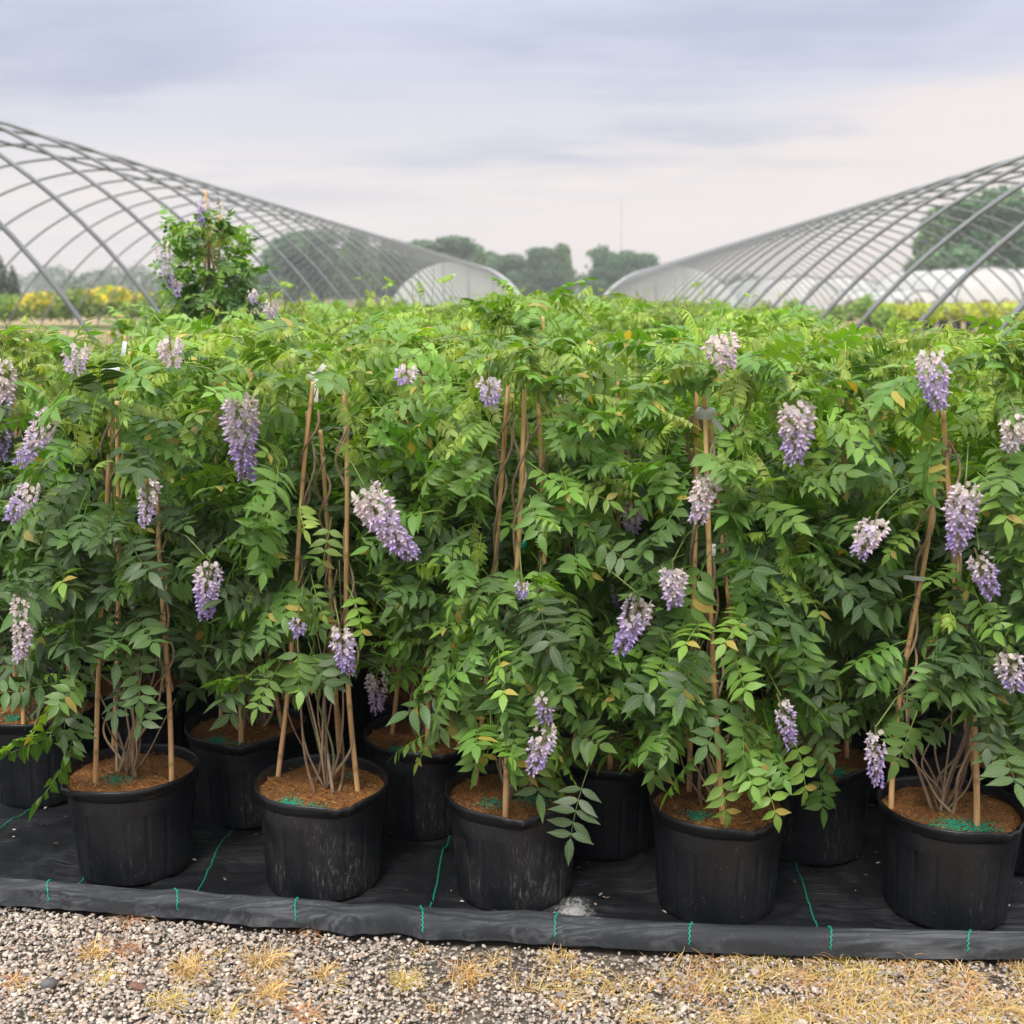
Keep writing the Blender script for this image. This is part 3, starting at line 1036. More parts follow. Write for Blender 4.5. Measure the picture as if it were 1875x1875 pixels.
def soil_mesh(pellet_spots, seed):
    """mulch disc with loose fibres and green feed pellets"""
    n, m = 40, 12
    V, Fc = [(0, 0, .254)], []
    for i in range(1, m + 1):
        for j in range(n):
            a = 2 * PI * j / n
            r = 0.1372 * i / m
            x, y = r * math.cos(a), r * math.sin(a)
            z = 0.253 + 0.005 * float(vnoise(x * 28, y * 28, seed)) + 0.003 * float(vnoise(x * 80, y * 80, seed + 3)) - .004 * (i / m) ** 4
            V.append((x, y, z))
    for j in range(n):
        Fc.append((0, 1 + j, 1 + (j + 1) % n))
    for i in range(m - 1):
        for j in range(n):
            a_, b_ = 1 + i * n + j, 1 + i * n + (j + 1) % n
            Fc += [(a_, a_ + n, b_ + n), (a_, b_ + n, b_)]
    soil = mesh_np('mulch', V, Fc, M_SOIL)
    fib = Acc()
    for _ in range(900):
        r, a = 0.132 * math.sqrt(random.random()), random.uniform(0, 2 * PI)
        x, y = r * math.cos(a), r * math.sin(a)
        L, an, e = random.uniform(.004, .013), random.uniform(0, PI), random.uniform(-.1, .5)
        if random.random() < .03 and r < .10:
            L *= 2.6
        dx, dy, dz = math.cos(an) * L, math.sin(an) * L, math.sin(e) * L * .6
        z = 0.256 + .004 * float(vnoise(x * 28, y * 28, seed))
        wx, wy = -dy * .06, dx * .06
        c = random.choice([(0.46, 0.20, 0.05), (0.62, 0.34, 0.11), (0.25, 0.10, 0.03), (0.52, 0.23, 0.05), (0.72, 0.48, 0.24), (0.06, 0.03, 0.02), (0.10, 0.05, 0.03)])
        fib.add([(x - wx, y - wy, z), (x + wx, y + wy, z), (x + dx, y + dy, z + dz), (x + dx * .5 - wx, y + dy * .5 - wy, z + dz * .8)], [(0, 1, 2), (0, 2, 3)], c)
    fibre = fib.mesh('fibre', M_FIBRE)
    C = []
    for (x0, y0, s, k) in pellet_spots:
        for _ in range(k):
            x, y = x0 + random.gauss(0, s), y0 + random.gauss(0, s * .8)
            if x * x + y * y < .128 ** 2:
                C.append((x, y, 0.2575 + .004 * float(vnoise(x * 28, y * 28, seed))))
    C = np.array(C)
    V, Fc2, _c = scatter_stones(C, np.full(len(C), .0016), np.tile((1., 1., 1.), (len(C), 1)), .9, .05)
    pel = mesh_np('feed_pellets', V, Fc2, M_PELLET, None, None, False)
    return soil, fibre, pel


SOILS = [soil_mesh([(-.02, -.03, .02, 130)], 1), soil_mesh([(-.055, -.085, .013, 260), (.0, -.1, .015, 60), (.06, .06, .01, 30)], 2),
         soil_mesh([(-.04, -.04, .018, 120), (.05, -.02, .022, 200)], 3), soil_mesh([(-.045, -.04, .016, 140)], 4), soil_mesh([(-.02, -.07, .02, 260), (.03, -.08, .02, 260)], 5)]


def cane_mesh(L, r0=.0062):
    pts, rad = [], []
    z = 0
    nodes = [random.uniform(.05, .12)]
    while nodes[-1] < L:
        nodes.append(nodes[-1] + random.uniform(.11, .19))
    m = 90
    bx, by = random.uniform(-.012, .012), random.uniform(-.012, .012)
    for k in range(m + 1):
        t = k / m
        z = L * t
        dn = min(abs(z - q) for q in nodes)
        pts.append((bx * math.sin(PI * t), by * math.sin(PI * t * 1.7), z))
        rad.append((r0 - .0016 * t) * (1 + .16 * math.exp(-(dn / .004) ** 2)))
    V, Fc = tube(pts, rad, 10)
    col = np.array([0.95 if min(abs(v[2] - q) for q in nodes) > .005 else 0.55 for v in V])[:, None] * np.array([1., 1., 1.])
    return mesh_np('bamboo_cane', V, Fc, M_BAMBOO, col)


CANES = [cane_mesh(0.93, random.uniform(.0056, .0070)) for _ in range(6)]


def place_cane(parent, a, b, name='bamboo_cane', me=None):
    a, b = Vector(a), Vector(b)
    o = obj(name, me or random.choice(CANES), parent, a)
    d = b - a
    o.rotation_mode = 'QUATERNION'
    o.rotation_quaternion = d.to_track_quat('Z', 'Y')
    L = d.length / 0.93
    o.scale = (1, 1, L)
    return o


def woody(a_list, r0=.0045, twist=0):
    V, Fc = tube(a_list, np.linspace(r0, r0 * .45, len(a_list)), 7)
    return V, Fc


def stem_path(s, e, wob, m=16):
    s, e = Vector(s), Vector(e)
    pts = []
    q = [random.uniform(-1, 1) for _ in range(4)]
    for k in range(m + 1):
        t = k / m
        p = s.lerp(e, t)
        p.x += wob * (q[0] * math.sin(PI * t) + q[1] * math.sin(2.3 * PI * t) * .5)
        p.y += wob * (q[2] * math.sin(PI * t) + q[3] * math.sin(2 * PI * t) * .5)
        pts.append(p)
    return pts


def vine_on_cane(a, b, turns, t0, t1, r=.011):
    a, b = Vector(a), Vector(b)
    pts = []
    ph = random.uniform(0, 6)
    m = int(14 * turns) + 8
    for k in range(m + 1):
        t = k / m
        p = a.lerp(b, t0 + (t1 - t0) * t)
        an = ph + t * turns * 2 * PI
        rr = r * (1 + .5 * math.sin(t * 9))
        pts.append(p + Vector((math.cos(an) * rr, math.sin(an) * rr, 0)))
    return pts


def stems_mesh(canes, rad=.085, n_extra=9):
    acc = Acc()
    cols = [(0.30, 0.20, 0.13), (0.38, 0.28, 0.19), (0.46, 0.34, 0.21)]
    crown = Vector((random.uniform(-.02, .02), random.uniform(-.02, .03), .205))
    for a, b in canes:
        for _ in range(2):
            mid = Vector(a).lerp(Vector(b), random.uniform(.16, .42))
            pth = stem_path(crown + Vector((random.uniform(-.03, .03), random.uniform(-.03, .03), 0)), mid, .03)
            V, Fc = woody(pth, random.uniform(.003, .0048))
            acc.add(V, Fc, random.choice(cols))
            V, Fc = tube(vine_on_cane(a, b, random.uniform(2, 3.6), .3, .93), np.linspace(.0028, .0014, 200)[:1][0], 6)
            acc.add(V, Fc, random.choice(cols))
    for _ in range(n_extra):
        e = Vector((random.uniform(-.14, .14), random.uniform(-.12, .08), random.uniform(.38, .75)))
        V, Fc = woody(stem_path(crown, e, .04), random.uniform(.002, .0034))
        acc.add(V, Fc, random.choice(cols + [(0.2, 0.22, 0.09)]))
    return acc.mesh('woody_stems', M_BARK)


# ------------------------------------------------------------------ flowers
def raceme(L, Rr, n, tone):
    """hangs down from the origin; tone 0 = deep purple, 1 = mostly cream"""
    acc = Acc()
    purple, lilac, pale, cream = np.array((0.50, 0.40, 0.72)), np.array((0.66, 0.55, 0.77)), np.array((0.78, 0.69, 0.79)), np.array((0.84, 0.76, 0.68))
    ga = 2.39996
    cw = (random.uniform(-.2, .2), random.uniform(-.2, .2), random.uniform(0, 6), random.uniform(.55, .8))
    for i in range(n):
        t = (i + .5) / n
        prof = (0.55 + 0.45 * math.sin(PI * min(1, t * 1.5 + .12))) * (1 - max(0, t - .7) * .9)
        an = i * ga + random.uniform(-.35, .35)
        if random.random() < .05 or (random.random() < .4 and t < .25 and math.sin(an + cw[2]) > .3):
            continue
        rr = Rr * max(.22, prof) * random.uniform(.72, 1.08) * (1 + .18 * math.sin(an + cw[2]) * math.sin(t * 5 + cw[2]))
        z = -L * t ** .95 + random.uniform(-.003, .003)
        s = t * (1.05 - .6 * tone) + .17 + random.gauss(0, .15) - (0.44 * tone)
        c = cream if s < .08 else cream + (pale - cream) * (s - .08) / .22 if s < .3 else pale + (lilac - pale) * (s - .3) / .25 if s < .55 else lilac + (purple - lilac) * min(1, (s - .55) / .3)
        c = c * random.uniform(.85, 1.12)
        k = random.uniform(.85, 1.15) * (1.0 if t < .8 else .75) * (Rr / .036) ** .5
        od = np.array([math.cos(an), math.sin(an), 0.])
        f = od * .85 + np.array([0, 0, -.35 + .5 * (1 - t)])          # floret axis
        f += R.randn(3) * .15
        f /= np.linalg.norm(f)
        sd_ = np.cross([0, 0, 1.], f)
        sd_ /= np.linalg.norm(sd_)
        u = np.cross(f, sd_)
        base = np.array([0, 0, z]) + od * rr * .55 + np.array([cw[0], cw[1], 0]) * L * t * t
        # pedicel
        V, Fc = tube([(0, 0, z + .004), tuple(base)], .0006, 3, False)
        acc.add(V, Fc, (0.38, 0.33, 0.2))
        # keel and wings
        q = base + f * .002 * k
        kl = .0125 * k
        V = [q, q + f * kl * .5 + sd_ * .0032 * k - u * .001, q + f * kl * .5 - sd_ * .0032 * k - u * .001, q + f * kl * .55 + u * .0030 * k, q + f * kl * .45 - u * .0042 * k, q + f * kl - u * .002]
        acc.add(V, [(0, 1, 3), (0, 3, 2), (0, 4, 1), (0, 2, 4), (5, 3, 1), (5, 2, 3), (5, 1, 4), (5, 4, 2)], c * np.array((.95, .88, 1.02)))
        # banner, bent back
        b0 = base + f * .003 * k
        bu = u * .86 + f * random.uniform(.1, .6)
        bu /= np.linalg.norm(bu)
        V = [b0, b0 + sd_ * .0056 * k + bu * .004 * k + f * .0018, b0 + sd_ * .0048 * k + bu * .0098 * k, b0 + bu * .0122 * k - f * .001, b0 - sd_ * .0048 * k + bu * .0098 * k, b0 - sd_ * .0056 * k + bu * .004 * k + f * .0018, b0 + bu * .006 * k - f * .0006]
        acc.add(V, [(6, 0, 1), (6, 1, 2), (6, 2, 3), (6, 3, 4), (6, 4, 5), (6, 5, 0)], c)
    V, Fc = tube([(0, 0, .02), (cw[0] * L * .25, cw[1] * L * .25, -L * .5), (cw[0] * L, cw[1] * L, -L)], [.0016, .0014, .0008], 5)
    acc.add(V, Fc, (0.26, 0.24, 0.10))
    return acc.mesh('flower_cluster', M_PETAL, False)


# photograph centre x, y, width, height, lean in degrees (tip to the right positive), tone, metres behind/before its plant, plant index
FLOWERS = [(435, 812, 78, 175, -3, .35, 'A'), (62, 822, 52, 120, -28, .45, 'A'), (38, 932, 50, 85, -22, .4, 'A'), (272, 925, 46, 90, 0, .65, 'A'),
           (375, 1092, 60, 108, -8, .25, 'A'), (45, 1158, 54, 125, 8, .92, 'A'), (8, 715, 60, 100, 5, .85, 'Z'), (6, 812, 40, 80, 5, .05, 'Z'),
           (138, 662, 55, 48, 0, .75, 'A'), (311, 650, 56, 50, 0, .97, 'A'),
           (706, 985, 84, 165, 28, .5, 'B'), (627, 1205, 52, 95, 6, .2, 'B'), (547, 1153, 38, 38, 0, .1, 'B'), (690, 1275, 52, 80, 0, .55, 'H'),
           (1000, 1302, 48, 68, 8, .35, 'C'), (991, 1380, 60, 92, -8, .5, 'C'), (1158, 1158, 66, 112, -12, .3, 'C'), (1135, 1096, 46, 46, 0, .1, 'I'),
           (1235, 1085, 60, 88, 4, .55, 'D'), (1293, 920, 62, 90, 0, .75, 'D'), (1322, 650, 72, 62, 10, .95, 'D'), (1465, 800, 80, 115, 8, .6, 'D'),
           (1447, 1335, 42, 95, 22, .3, 'D'), (1607, 1405, 44, 120, 4, .3, 'E'), (1590, 995, 64, 80, -18, .7, 'E'),
           (1770, 960, 76, 132, 2, .5, 'E'), (1812, 1068, 54, 95, 26, .25, 'E'), (1712, 705, 66, 112, 10, .45, 'E'), (1852, 1240, 62, 70, 10, .5, 'E'),
           (1857, 800, 56, 70, 0, .9, 'E'), (895, 722, 52, 52, 0, .35, 'C'), (745, 690, 50, 30, 0, .5, 'C'), (1160, 955, 50, 60, 0, .55, 'J'),
           (955, 1083, 28, 28, 0, .1, 'C')]

PS = Matrix.Diagonal((1.05, 1.05, 0.84, 1))
for m_ in POTS + [q for t_ in SOILS for q in t_]:
    m_.transform(PS)
    m_.update()
SZ = .212          # height of the mulch surface
# ------------------------------------------------------------------ front and second row of wisteria
# base point in the photograph, pot mesh, soil mesh, label, leaf settings, canes as (foot px, foot py, head px, head py)
ROW0 = {
    'A': dict(at=(243, 1622), pot=0, soil=0, n=215, z0=.43, z1=1.19, R0=.17, R1=.22, bright=.26, low=.45,
              label='potted wisteria in the leftmost front pot, with sparse dark leaves low over the rim',
              canes=[((175, 1432), (203, 688)), ((314, 1428), (292, 880)), ((208, 1372), (215, 735))]),
    'B': dict(at=(590, 1652), pot=1, soil=1, n=190, z0=.50, z1=1.20, R0=.15, R1=.22, bright=.50, low=.42,
              label='potted wisteria in the dusty second front pot, open at its base round three canes',
              canes=[((509, 1420), (578, 700)), ((656, 1448), (621, 690)), ((622, 1388), (585, 790))]),
    'C': dict(lowb=.8, at=(941, 1671), pot=2, soil=2, n=260, z0=.37, z1=1.21, R0=.19, R1=.22, bright=.60, low=.62,
              label='potted wisteria in the middle front pot, bushy down to the soil with a pink cluster',
              canes=[((925, 1497), (957, 702)), ((870, 1438), (933, 700)), ((1000, 1432), (985, 720))]),
    'D': dict(lowb=.6, at=(1313, 1697), pot=3, soil=3, n=250, z0=.39, z1=1.20, R0=.18, R1=.22, bright=.50, low=.60,
              label='potted wisteria in the fourth front pot, leaves spilling over its right rim',
              canes=[((1324, 1508), (1287, 700)), ((1262, 1450), (1274, 702)), ((1372, 1440), (1302, 760))]),
    'E': dict(at=(1737, 1706), pot=4, soil=4, n=230, z0=.44, z1=1.22, R0=.17, R1=.22, bright=.42, low=.5,
              label='potted wisteria in the rightmost front pot, between two leaning canes',
              canes=[((1632, 1478), (1706, 862)), ((1788, 1512), (1735, 752)), ((1788, 1440), (1722, 770))]),
}
ROW1 = {
    'Z': dict(at=(72, 1478), label='potted wisteria in the second row, left of the leftmost front pot', low=.5, z0=.47),
    'G': dict(at=(452, 1517), label='potted wisteria in the second row, between the first and second front pots', low=.55, z0=.44),
    'H': dict(at=(775, 1538), label='potted wisteria in the second row with bare mulch, between second and middle front pots', low=.40, z0=.55),
    'I': dict(at=(1112, 1574), label='potted wisteria in the second row, between the middle and fourth front pots', low=.6, z0=.42),
    'J': dict(at=(1485, 1584), label='potted wisteria in the second row, between the fourth and rightmost front pots', low=.62, z0=.38),
    'K': dict(at=(1890, 1606), label='potted wisteria in the second row, cut by the right edge of the picture', low=.5, z0=.44),
}
GROUP = 'potted wisteria plants on the black cloth'
BASES = {}
for k, v in list(ROW0.items()) + list(ROW1.items()):
    p = G(937.5 + (v['at'][0] - 937.5) * .986, v['at'][1])
    BASES[k] = Vector((p.x * (p.y + .12) / p.y, p.y + .12, 0))

FL_PROJ = []
for (fx_, fy_, fw_, fh_, lean, tone, key) in FLOWERS:
    FL_PROJ.append((fx_, fy_, fw_ * .5 + 4, fh_ * .5 + 4, BASES[key].y - .24))
for (tx, ty, tw, th, key) in ((579, 700, 12, 38, 'B'), (208, 672, 20, 26, 'A'), (229, 630, 8, 18, 'A'), (1293, 762, 20, 18, 'D'), (1306, 1005, 9, 16, 'D'), (952, 996, 14, 10, 'C'), (1672, 1056, 22, 9, 'E')):
    FL_PROJ.append((tx, ty, tw, th + 4, BASES[key].y - .02))
CANE_SEG = []
CANE_VIS = {'A': [(1440, 1180), (1440, 960)], 'B': [(1430, 1180), (1450, 690)], 'C': [(1500, 1430), (1445, 1380)], 'D': [(1510, 1330), (1100, 700)], 'E': [(1480, 960), (1515, 1330)]}
CANE_VIS2 = {'A': [], 'B': [(1040, 700)], 'C': [(1050, 700), (1050, 700)], 'D': [(1290, 960)], 'E': [None, (950, 752)]}
for k, v in ROW0.items():
    for i, (a, b) in enumerate(v['canes'][:2]):
        CANE_SEG.append((a, b, BASES[k].y, CANE_VIS[k][i]))
        if i < len(CANE_VIS2[k]) and CANE_VIS2[k][i]:
            CANE_SEG.append((a, b, BASES[k].y, CANE_VIS2[k][i]))


def blocked(M, L=0.12):
    """True when a leaf would hide a flower cluster or most of a cane that the photograph shows"""
    base = M.translation
    tip = M @ Vector((L, 0, 0))
    for t in (.25, .6, 1.0):
        q = base.lerp(tip, t)
        x, y, _ = proj(q)
        for (cx_, cy_, rw, rh, fd) in FL_PROJ:
            if q.y < fd + .05 and abs(x - cx_) < rw + 4 and abs(y - cy_) < rh - 2:
                return True
        if t > .3:
            for (a, b, d, vis) in CANE_SEG:
                if q.y < d and vis[1] < y < vis[0]:
                    cx_ = a[0] + (b[0] - a[0]) * (a[1] - y) / (a[1] - b[1])
                    if abs(x - cx_) < 30 and random.random() < .92:
                        return True
    return False


def plant_parts(key, v, row):
    base = BASES[key]
    e = empty('potted_wisteria', base, v['label'], 'plant', GROUP)
    pot = obj('pot', POTS[v.get('pot', random.randrange(5) if row else 0)], e)
    s = v.get('soil', random.randrange(5))
    soil, fib, pel = SOILS[s]
    so = obj('mulch', soil, e)
    obj('loose_fibre', fib, so)['kind'] = 'stuff'
    obj('green_feed_pellets', pel, so)['kind'] = 'stuff'
    canes = []
    if 'canes' in v:
        for (a, b) in v['canes']:
            pa = G(a[0], a[1], SZ)
            dd = pa.y
            hb_ = P(b[0], b[1], base.y + (pa.y - base.y) * .35)
            canes.append((pa - base, hb_ - base))
    else:
        for q in range(3):
            an = random.uniform(-.3, .3) + q * 2 * PI / 3 + .5
            canes.append((Vector((math.cos(an) * .09, math.sin(an) * .09, SZ)), Vector((math.cos(an) * .03 + random.uniform(-.02, .02), math.sin(an) * .03, random.uniform(1.05, 1.16)))))
    for a, b in canes:
        place_cane(e, a - (b - a).normalized() * .01, b)
    obj('woody_stems', stems_mesh(canes), e)
    n = int(v.get('n', 185) * 1.68)
    R0, R1 = v.get('R0', .17), v.get('R1', .21)
    z1 = v.get('z1', 1.20)
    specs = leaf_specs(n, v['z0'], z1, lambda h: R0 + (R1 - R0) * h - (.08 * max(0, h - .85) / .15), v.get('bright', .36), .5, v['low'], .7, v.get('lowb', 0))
    cnt = 0
    for age, M in specs:
        Mw = Matrix.Translation(base) @ M
        if blocked(Mw):
            continue
        # leave the faces of the front pots free
        tip = Mw @ Vector((.17, 0, 0))
        if tip.z < .24:
            continue
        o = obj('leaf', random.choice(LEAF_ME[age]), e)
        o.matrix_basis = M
        cnt += 1
    acc, sp = Acc(), []
    shoots(acc, sp, 14 if not row else 16, z1 - .1, .18, .17)
    sp = [q for q in sp if not blocked(Matrix.Translation(base) @ q[1])]
    merged(sp, acc)
    obj('young_shoots', acc.mesh('young_shoots', M_LEAF), e)['kind'] = 'stuff'
    return e


PL = {}
for k, v in ROW0.items():
    PL[k] = plant_parts(k, v, 0)
for k, v in ROW1.items():
    PL[k] = plant_parts(k, v, 1)

for i, (fx_, fy_, fw_, fh_, lean, tone, key) in enumerate(FLOWERS):
    e = PL[key]
    d = BASES[key].y - (.24 if key in ROW0 else .16)
    sc = d / math.cos(PITCH) / F * 1.02
    L, W_ = fh_ * sc * .88, fw_ * sc
    top = P(fx_ - math.sin(math.radians(lean)) * fh_ * .5, fy_ - fh_ * .5, d)
    me = raceme(max(L, .028), W_ * .53, int(min(190, max(26, 185 * (L / .17) ** .9 * (W_ / .08)))), tone)
    o = obj('flower_cluster', me, e, top - BASES[key])
    o.rotation_euler = (random.uniform(-.1, .1), -math.radians(lean) * 1.0, random.uniform(0, 6.28) * 0)
    if tone > .85:
        o['label'] = 'cream flower cluster fading at the top of the plant'
    # short stalk back into the plant
    a = Vector(top - BASES[key])
    b = Vector((a.x * .35, a.y * .25, a.z + .06))
    V, Fc = tube([tuple(a + Vector((0, 0, .015))), tuple(a.lerp(b, .35) + Vector((0, 0, .03))), tuple(b)], .0013, 5)
    obj('stalk', mesh_np('stalk', V, Fc, M_SHOOT, np.tile((.18, .24, .07), (len(V), 1))), e)


# ties and tags
def wrap(e, base, px, py, hgt, r, m, name, d):
    c = P(px, py, d) - base
    V, Q = lathe([(r, -hgt / 2), (r * 1.12, 0), (r, hgt / 2), (r * .8, hgt / 2)], 14, lambda r_, z, a, i: (r_ * (1 + .12 * math.sin(3 * a + i)), z))
    o = obj(name, mesh_np(name, V, Q, m), e, c)
    return c


def tag_strip(e, c, w_, h_, rot, name='plant_tag'):
    V = []
    for k in range(5):
        t = k / 4
        for sx in (-1, 1):
            for dz in (0, .0008):
                V.append((sx * w_ / 2, dz - .006 * math.sin(t * 2.2), -h_ * t))
    Fc = []
    for k in range(4):
        b = 4 * k
        Fc += [(b, b + 2, b + 6, b + 4), (b + 1, b + 5, b + 7, b + 3), (b, b + 4, b + 5, b + 1), (b + 2, b + 3, b + 7, b + 6)]
    o = obj(name, mesh_np(name, V, Fc, M_TAG, smooth=False), e, c)
    o.rotation_euler = rot


bB = BASES['B']
wrap(PL['B'], bB, 577, 688, .016, .016, M_TAG, 'tie_tape', bB.y - .02)
tag_strip(PL['B'], P(580, 690, bB.y - .045) - bB, .0085, .052, (0, .05, .1))
tag_strip(PL['B'], P(594, 668, bB.y - .04) - bB, .010, .02, (0.2, .7, .1))
bA = BASES['A']
wrap(PL['A'], bA, 205, 682, .022, .015, M_TAG, 'tie_tape', bA.y - .02)
tag_strip(PL['A'], P(229, 625, bA.y - .06) - bA, .009, .030, (0, .2, .3))
tag_strip(PL['A'], P(188, 676, bA.y - .05) - bA, .012, .024, (0.1, -.5, .1))
bD = BASES['D']
wrap(PL['D'], bD, 1291, 757, .022, .018, M_TAG, 'tie_tape', bD.y - .02)
tag_strip(PL['D'], P(1306, 768, bD.y - .04) - bD, .010, .03, (0.1, -.7, .1))
tag_strip(PL['D'], P(1306, 996, bD.y - .045) - bD, .011, .024, (0, .1, .1), 'white_clip')
bC = BASES['C']
wrap(PL['C'], bC, 952, 996, .012, .013, M_GREEN, 'green_tie', bC.y - .01)
bE = BASES['E']
tag_strip(PL['E'], P(1655, 1056, bE.y + .0) - bE, .009, .045, (0, -1.45, .1))

# drooping side branch of the first plant, reaching left over the cloth
e = PL['A']
br = [P(150, 1330, bA.y - .05), P(110, 1322, bA.y - .1), P(75, 1345, bA.y - .12)]
for (s_, t_, age) in (((160, 1322), (30, 1372), 0), ((165, 1330), (105, 1420), 0), ((100, 1440 - 100), (15, 1350), 1)):
    a_, b_ = P(*s_, bA.y - .1), P(*t_, bA.y - .16)
    d_ = (b_ - a_)
    az = math.atan2(d_.y, d_.x)
    M = leaf_frame(a_ - bA, az, math.asin(d_.z / d_.length), -.9 if age == 0 else -.6, 1.0)
    o = obj('leaf', LEAF_ME[age][1], e)
    o.matrix_basis = M
# one full leaf hanging in the open middle of the second plant
for (s_, t_, key, age, sc) in (((545, 1165), (545, 1300), 'B', 1, 1.0), ((650, 1160), (600, 1275), 'B', 0, .8), ((980, 1185), (990, 1330), 'C', 1, 1.05), ((1020, 1330), (950, 1470), 'C', 1, 1.0),
                               ((1080, 1400), (1050, 1480), 'C', 0, 1.0), ((1360, 1330), (1385, 1520), 'D', 1, 1.1), ((1300, 1380), (1350, 1490), 'D', 1, 1.0), ((1680, 1300), (1640, 1410), 'E', 1, 1.0),
                               ((1500, 1390), (1508, 1500), 'J', 1, 1.0), ((1465, 1125), (1478, 1230), 'D', 1, 1.0), ((1390, 1000), (1350, 1130), 'D', 1, 1.0), ((160, 900), (110, 1010), 'A', 0, 1.1)):
    bb = BASES[key]
    a_, b_ = P(*s_, bb.y - .19), P(*t_, bb.y - .24)
    d_ = (b_ - a_)
    M = leaf_frame(a_ - bb, math.atan2(d_.y, d_.x), math.asin(d_.z / d_.length), 0, sc)
    # turn the upper face towards the viewer
    xa = d_.normalized()
    zv = Vector((random.uniform(-.25, .25), -1, .35))
    zv = (zv - xa * zv.dot(xa)).normalized()
    yv = zv.cross(xa)
    M = Matrix.Translation(a_ - bb) @ Matrix(((xa.x, yv.x, zv.x, 0), (xa.y, yv.y, zv.y, 0), (xa.z, yv.z, zv.z, 0), (0, 0, 0, 1))) @ Matrix.Scale(sc * .86, 4)
    o = obj('leaf', random.choice(LEAF_ME[age]), PL[key])
    o.matrix_basis = M

# ------------------------------------------------------------------ the rows behind
FOL = []
for v in range(6):
    specs = leaf_specs(350, .50, 1.14, lambda h: .18 + .06 * h - (.10 * max(0, h - .8) / .2), .42, 0, .1, .75)
    acc = Acc()
    shoots(acc, specs, 24, 1.04, .2, .20)
    merged(specs, acc)
    FOL.append(acc.mesh('foliage', M_LEAF))
SZ = .212
STEM = [stems_mesh([(Vector((math.cos(a) * .09, math.sin(a) * .09, SZ)), Vector((math.cos(a) * .03, math.sin(a) * .03, 1.08))) for a in (.5, 2.6, 4.7)]) for _ in range(2)]
RFLO = [raceme(.09, .03, 50, .5), raceme(.07, .028, 40, .8), raceme(.10, .03, 55, .2)]
ORD = ['third', 'fourth', 'fifth', 'sixth', 'seventh', 'eighth', 'ninth', 'tenth', 'eleventh', 'twelfth']
slope = (BASES['E'].y - BASES['A'].y) / (BASES['E'].x - BASES['A'].x)
y_line = BASES['H'].y - slope * BASES['H'].x
VP = math.tan(math.radians(2.6))
r = 0
yy = y_line + .33
plants_behind = 0
while yy < 13.0:
    half = (r % 2) * .5
    step = .41 if yy < 7 else .46
    nth = 0
    for c in range(-7, 8):
        lat = (c + half) * step + (BASES['C'].x if r % 2 == 0 else 0.0)
        if not (-2.15 < lat < (1.45 if yy > 3.9 else 1.65)):
            continue
        x = lat + VP * yy + random.gauss(0, .02)
        y = yy + slope * lat * max(0, 1 - (yy - 3) / 5) + random.gauss(0, .02)
        if abs(x) > y * .4167 + .42:
            continue
        if r < 10:
            lab = 'potted wisteria in the %s row from the front' % ORD[r] + (', %s in view from the left' % (['first', 'second'] + ORD)[min(nth, 11)] if r < 4 else ', mostly hidden by those before it')
        else:
            lab = 'potted wisteria far back in the bed, only its leafy top showing'
        nth += 1
        e = empty('potted_wisteria', (x, y, 0), lab, 'plant', GROUP)
        k = random.randrange(6)
        sc = random.uniform(.88, 1.07) + .06 * float(vnoise(x * 1.3, y * 1.1, 30)) - (.05 if yy > 4 and (lat < -1.1 or lat > .9) else 0)
        e.rotation_euler.z = random.uniform(0, 2 * PI) if r > 0 else random.uniform(-.4, .4)
        o = obj('foliage', FOL[k], e)
        o['kind'] = 'stuff'
        o.scale = (random.uniform(.94, 1.16), random.uniform(.94, 1.16), sc)
        obj('pot', POTS[random.choice((0, 3, 4))], e)
        if r < 4:
            obj('mulch', SOILS[random.randrange(5)][0], e)
            obj('woody_stems', STEM[random.randrange(2)], e)
        for q in range(3):
            an = q * 2 * PI / 3 + .5
            place_cane(e, (math.cos(an) * .09, math.sin(an) * .09, SZ), (math.cos(an) * .03, math.sin(an) * .03, random.uniform(1.02, 1.16)))
        for _ in range(random.choice((0, 1, 1, 2)) if r < 14 else 0):
            an = random.uniform(0, 6.28)
            rr = random.uniform(.14, .25)
            o = obj('flower_cluster', random.choice(RFLO), e, (math.cos(an) * rr, math.sin(an) * rr, random.uniform(.75, 1.13)))
            o.rotation_euler = (random.uniform(-.2, .2), random.uniform(-.2, .2), random.uniform(0, 6))
        plants_behind += 1
    yy += .34 if yy < 6 else .44
    r += 1

# taller sprig in the middle of the bed
p = P(975, 560, 3.7)
acc, sp = Acc(), leaf_specs(110, 1.02, 1.31, lambda h: .17 - .10 * h, .7, 0, .1, .5)
shoots(acc, sp, 18, 1.18, .12, .2)
merged(sp, acc)
acc.C = [c_ * np.array((1.25, 1.45, 1.2)) for c_ in acc.C]
e = empty('potted_wisteria', (p.x, 3.7, 0), 'wisteria whose leafy top rises highest in the middle of the bed', 'plant', GROUP)
obj('foliage', acc.mesh('foliage', M_LEAF), e)['kind'] = 'stuff'
obj('pot', POTS[0], e)
obj('woody_stems', STEM[0], e)
for q in range(3):
    an = q * 2 * PI / 3 + .2
    place_cane(e, (math.cos(an) * .09, math.sin(an) * .09, SZ), (math.cos(an) * .03, math.sin(an) * .03, 1.24))

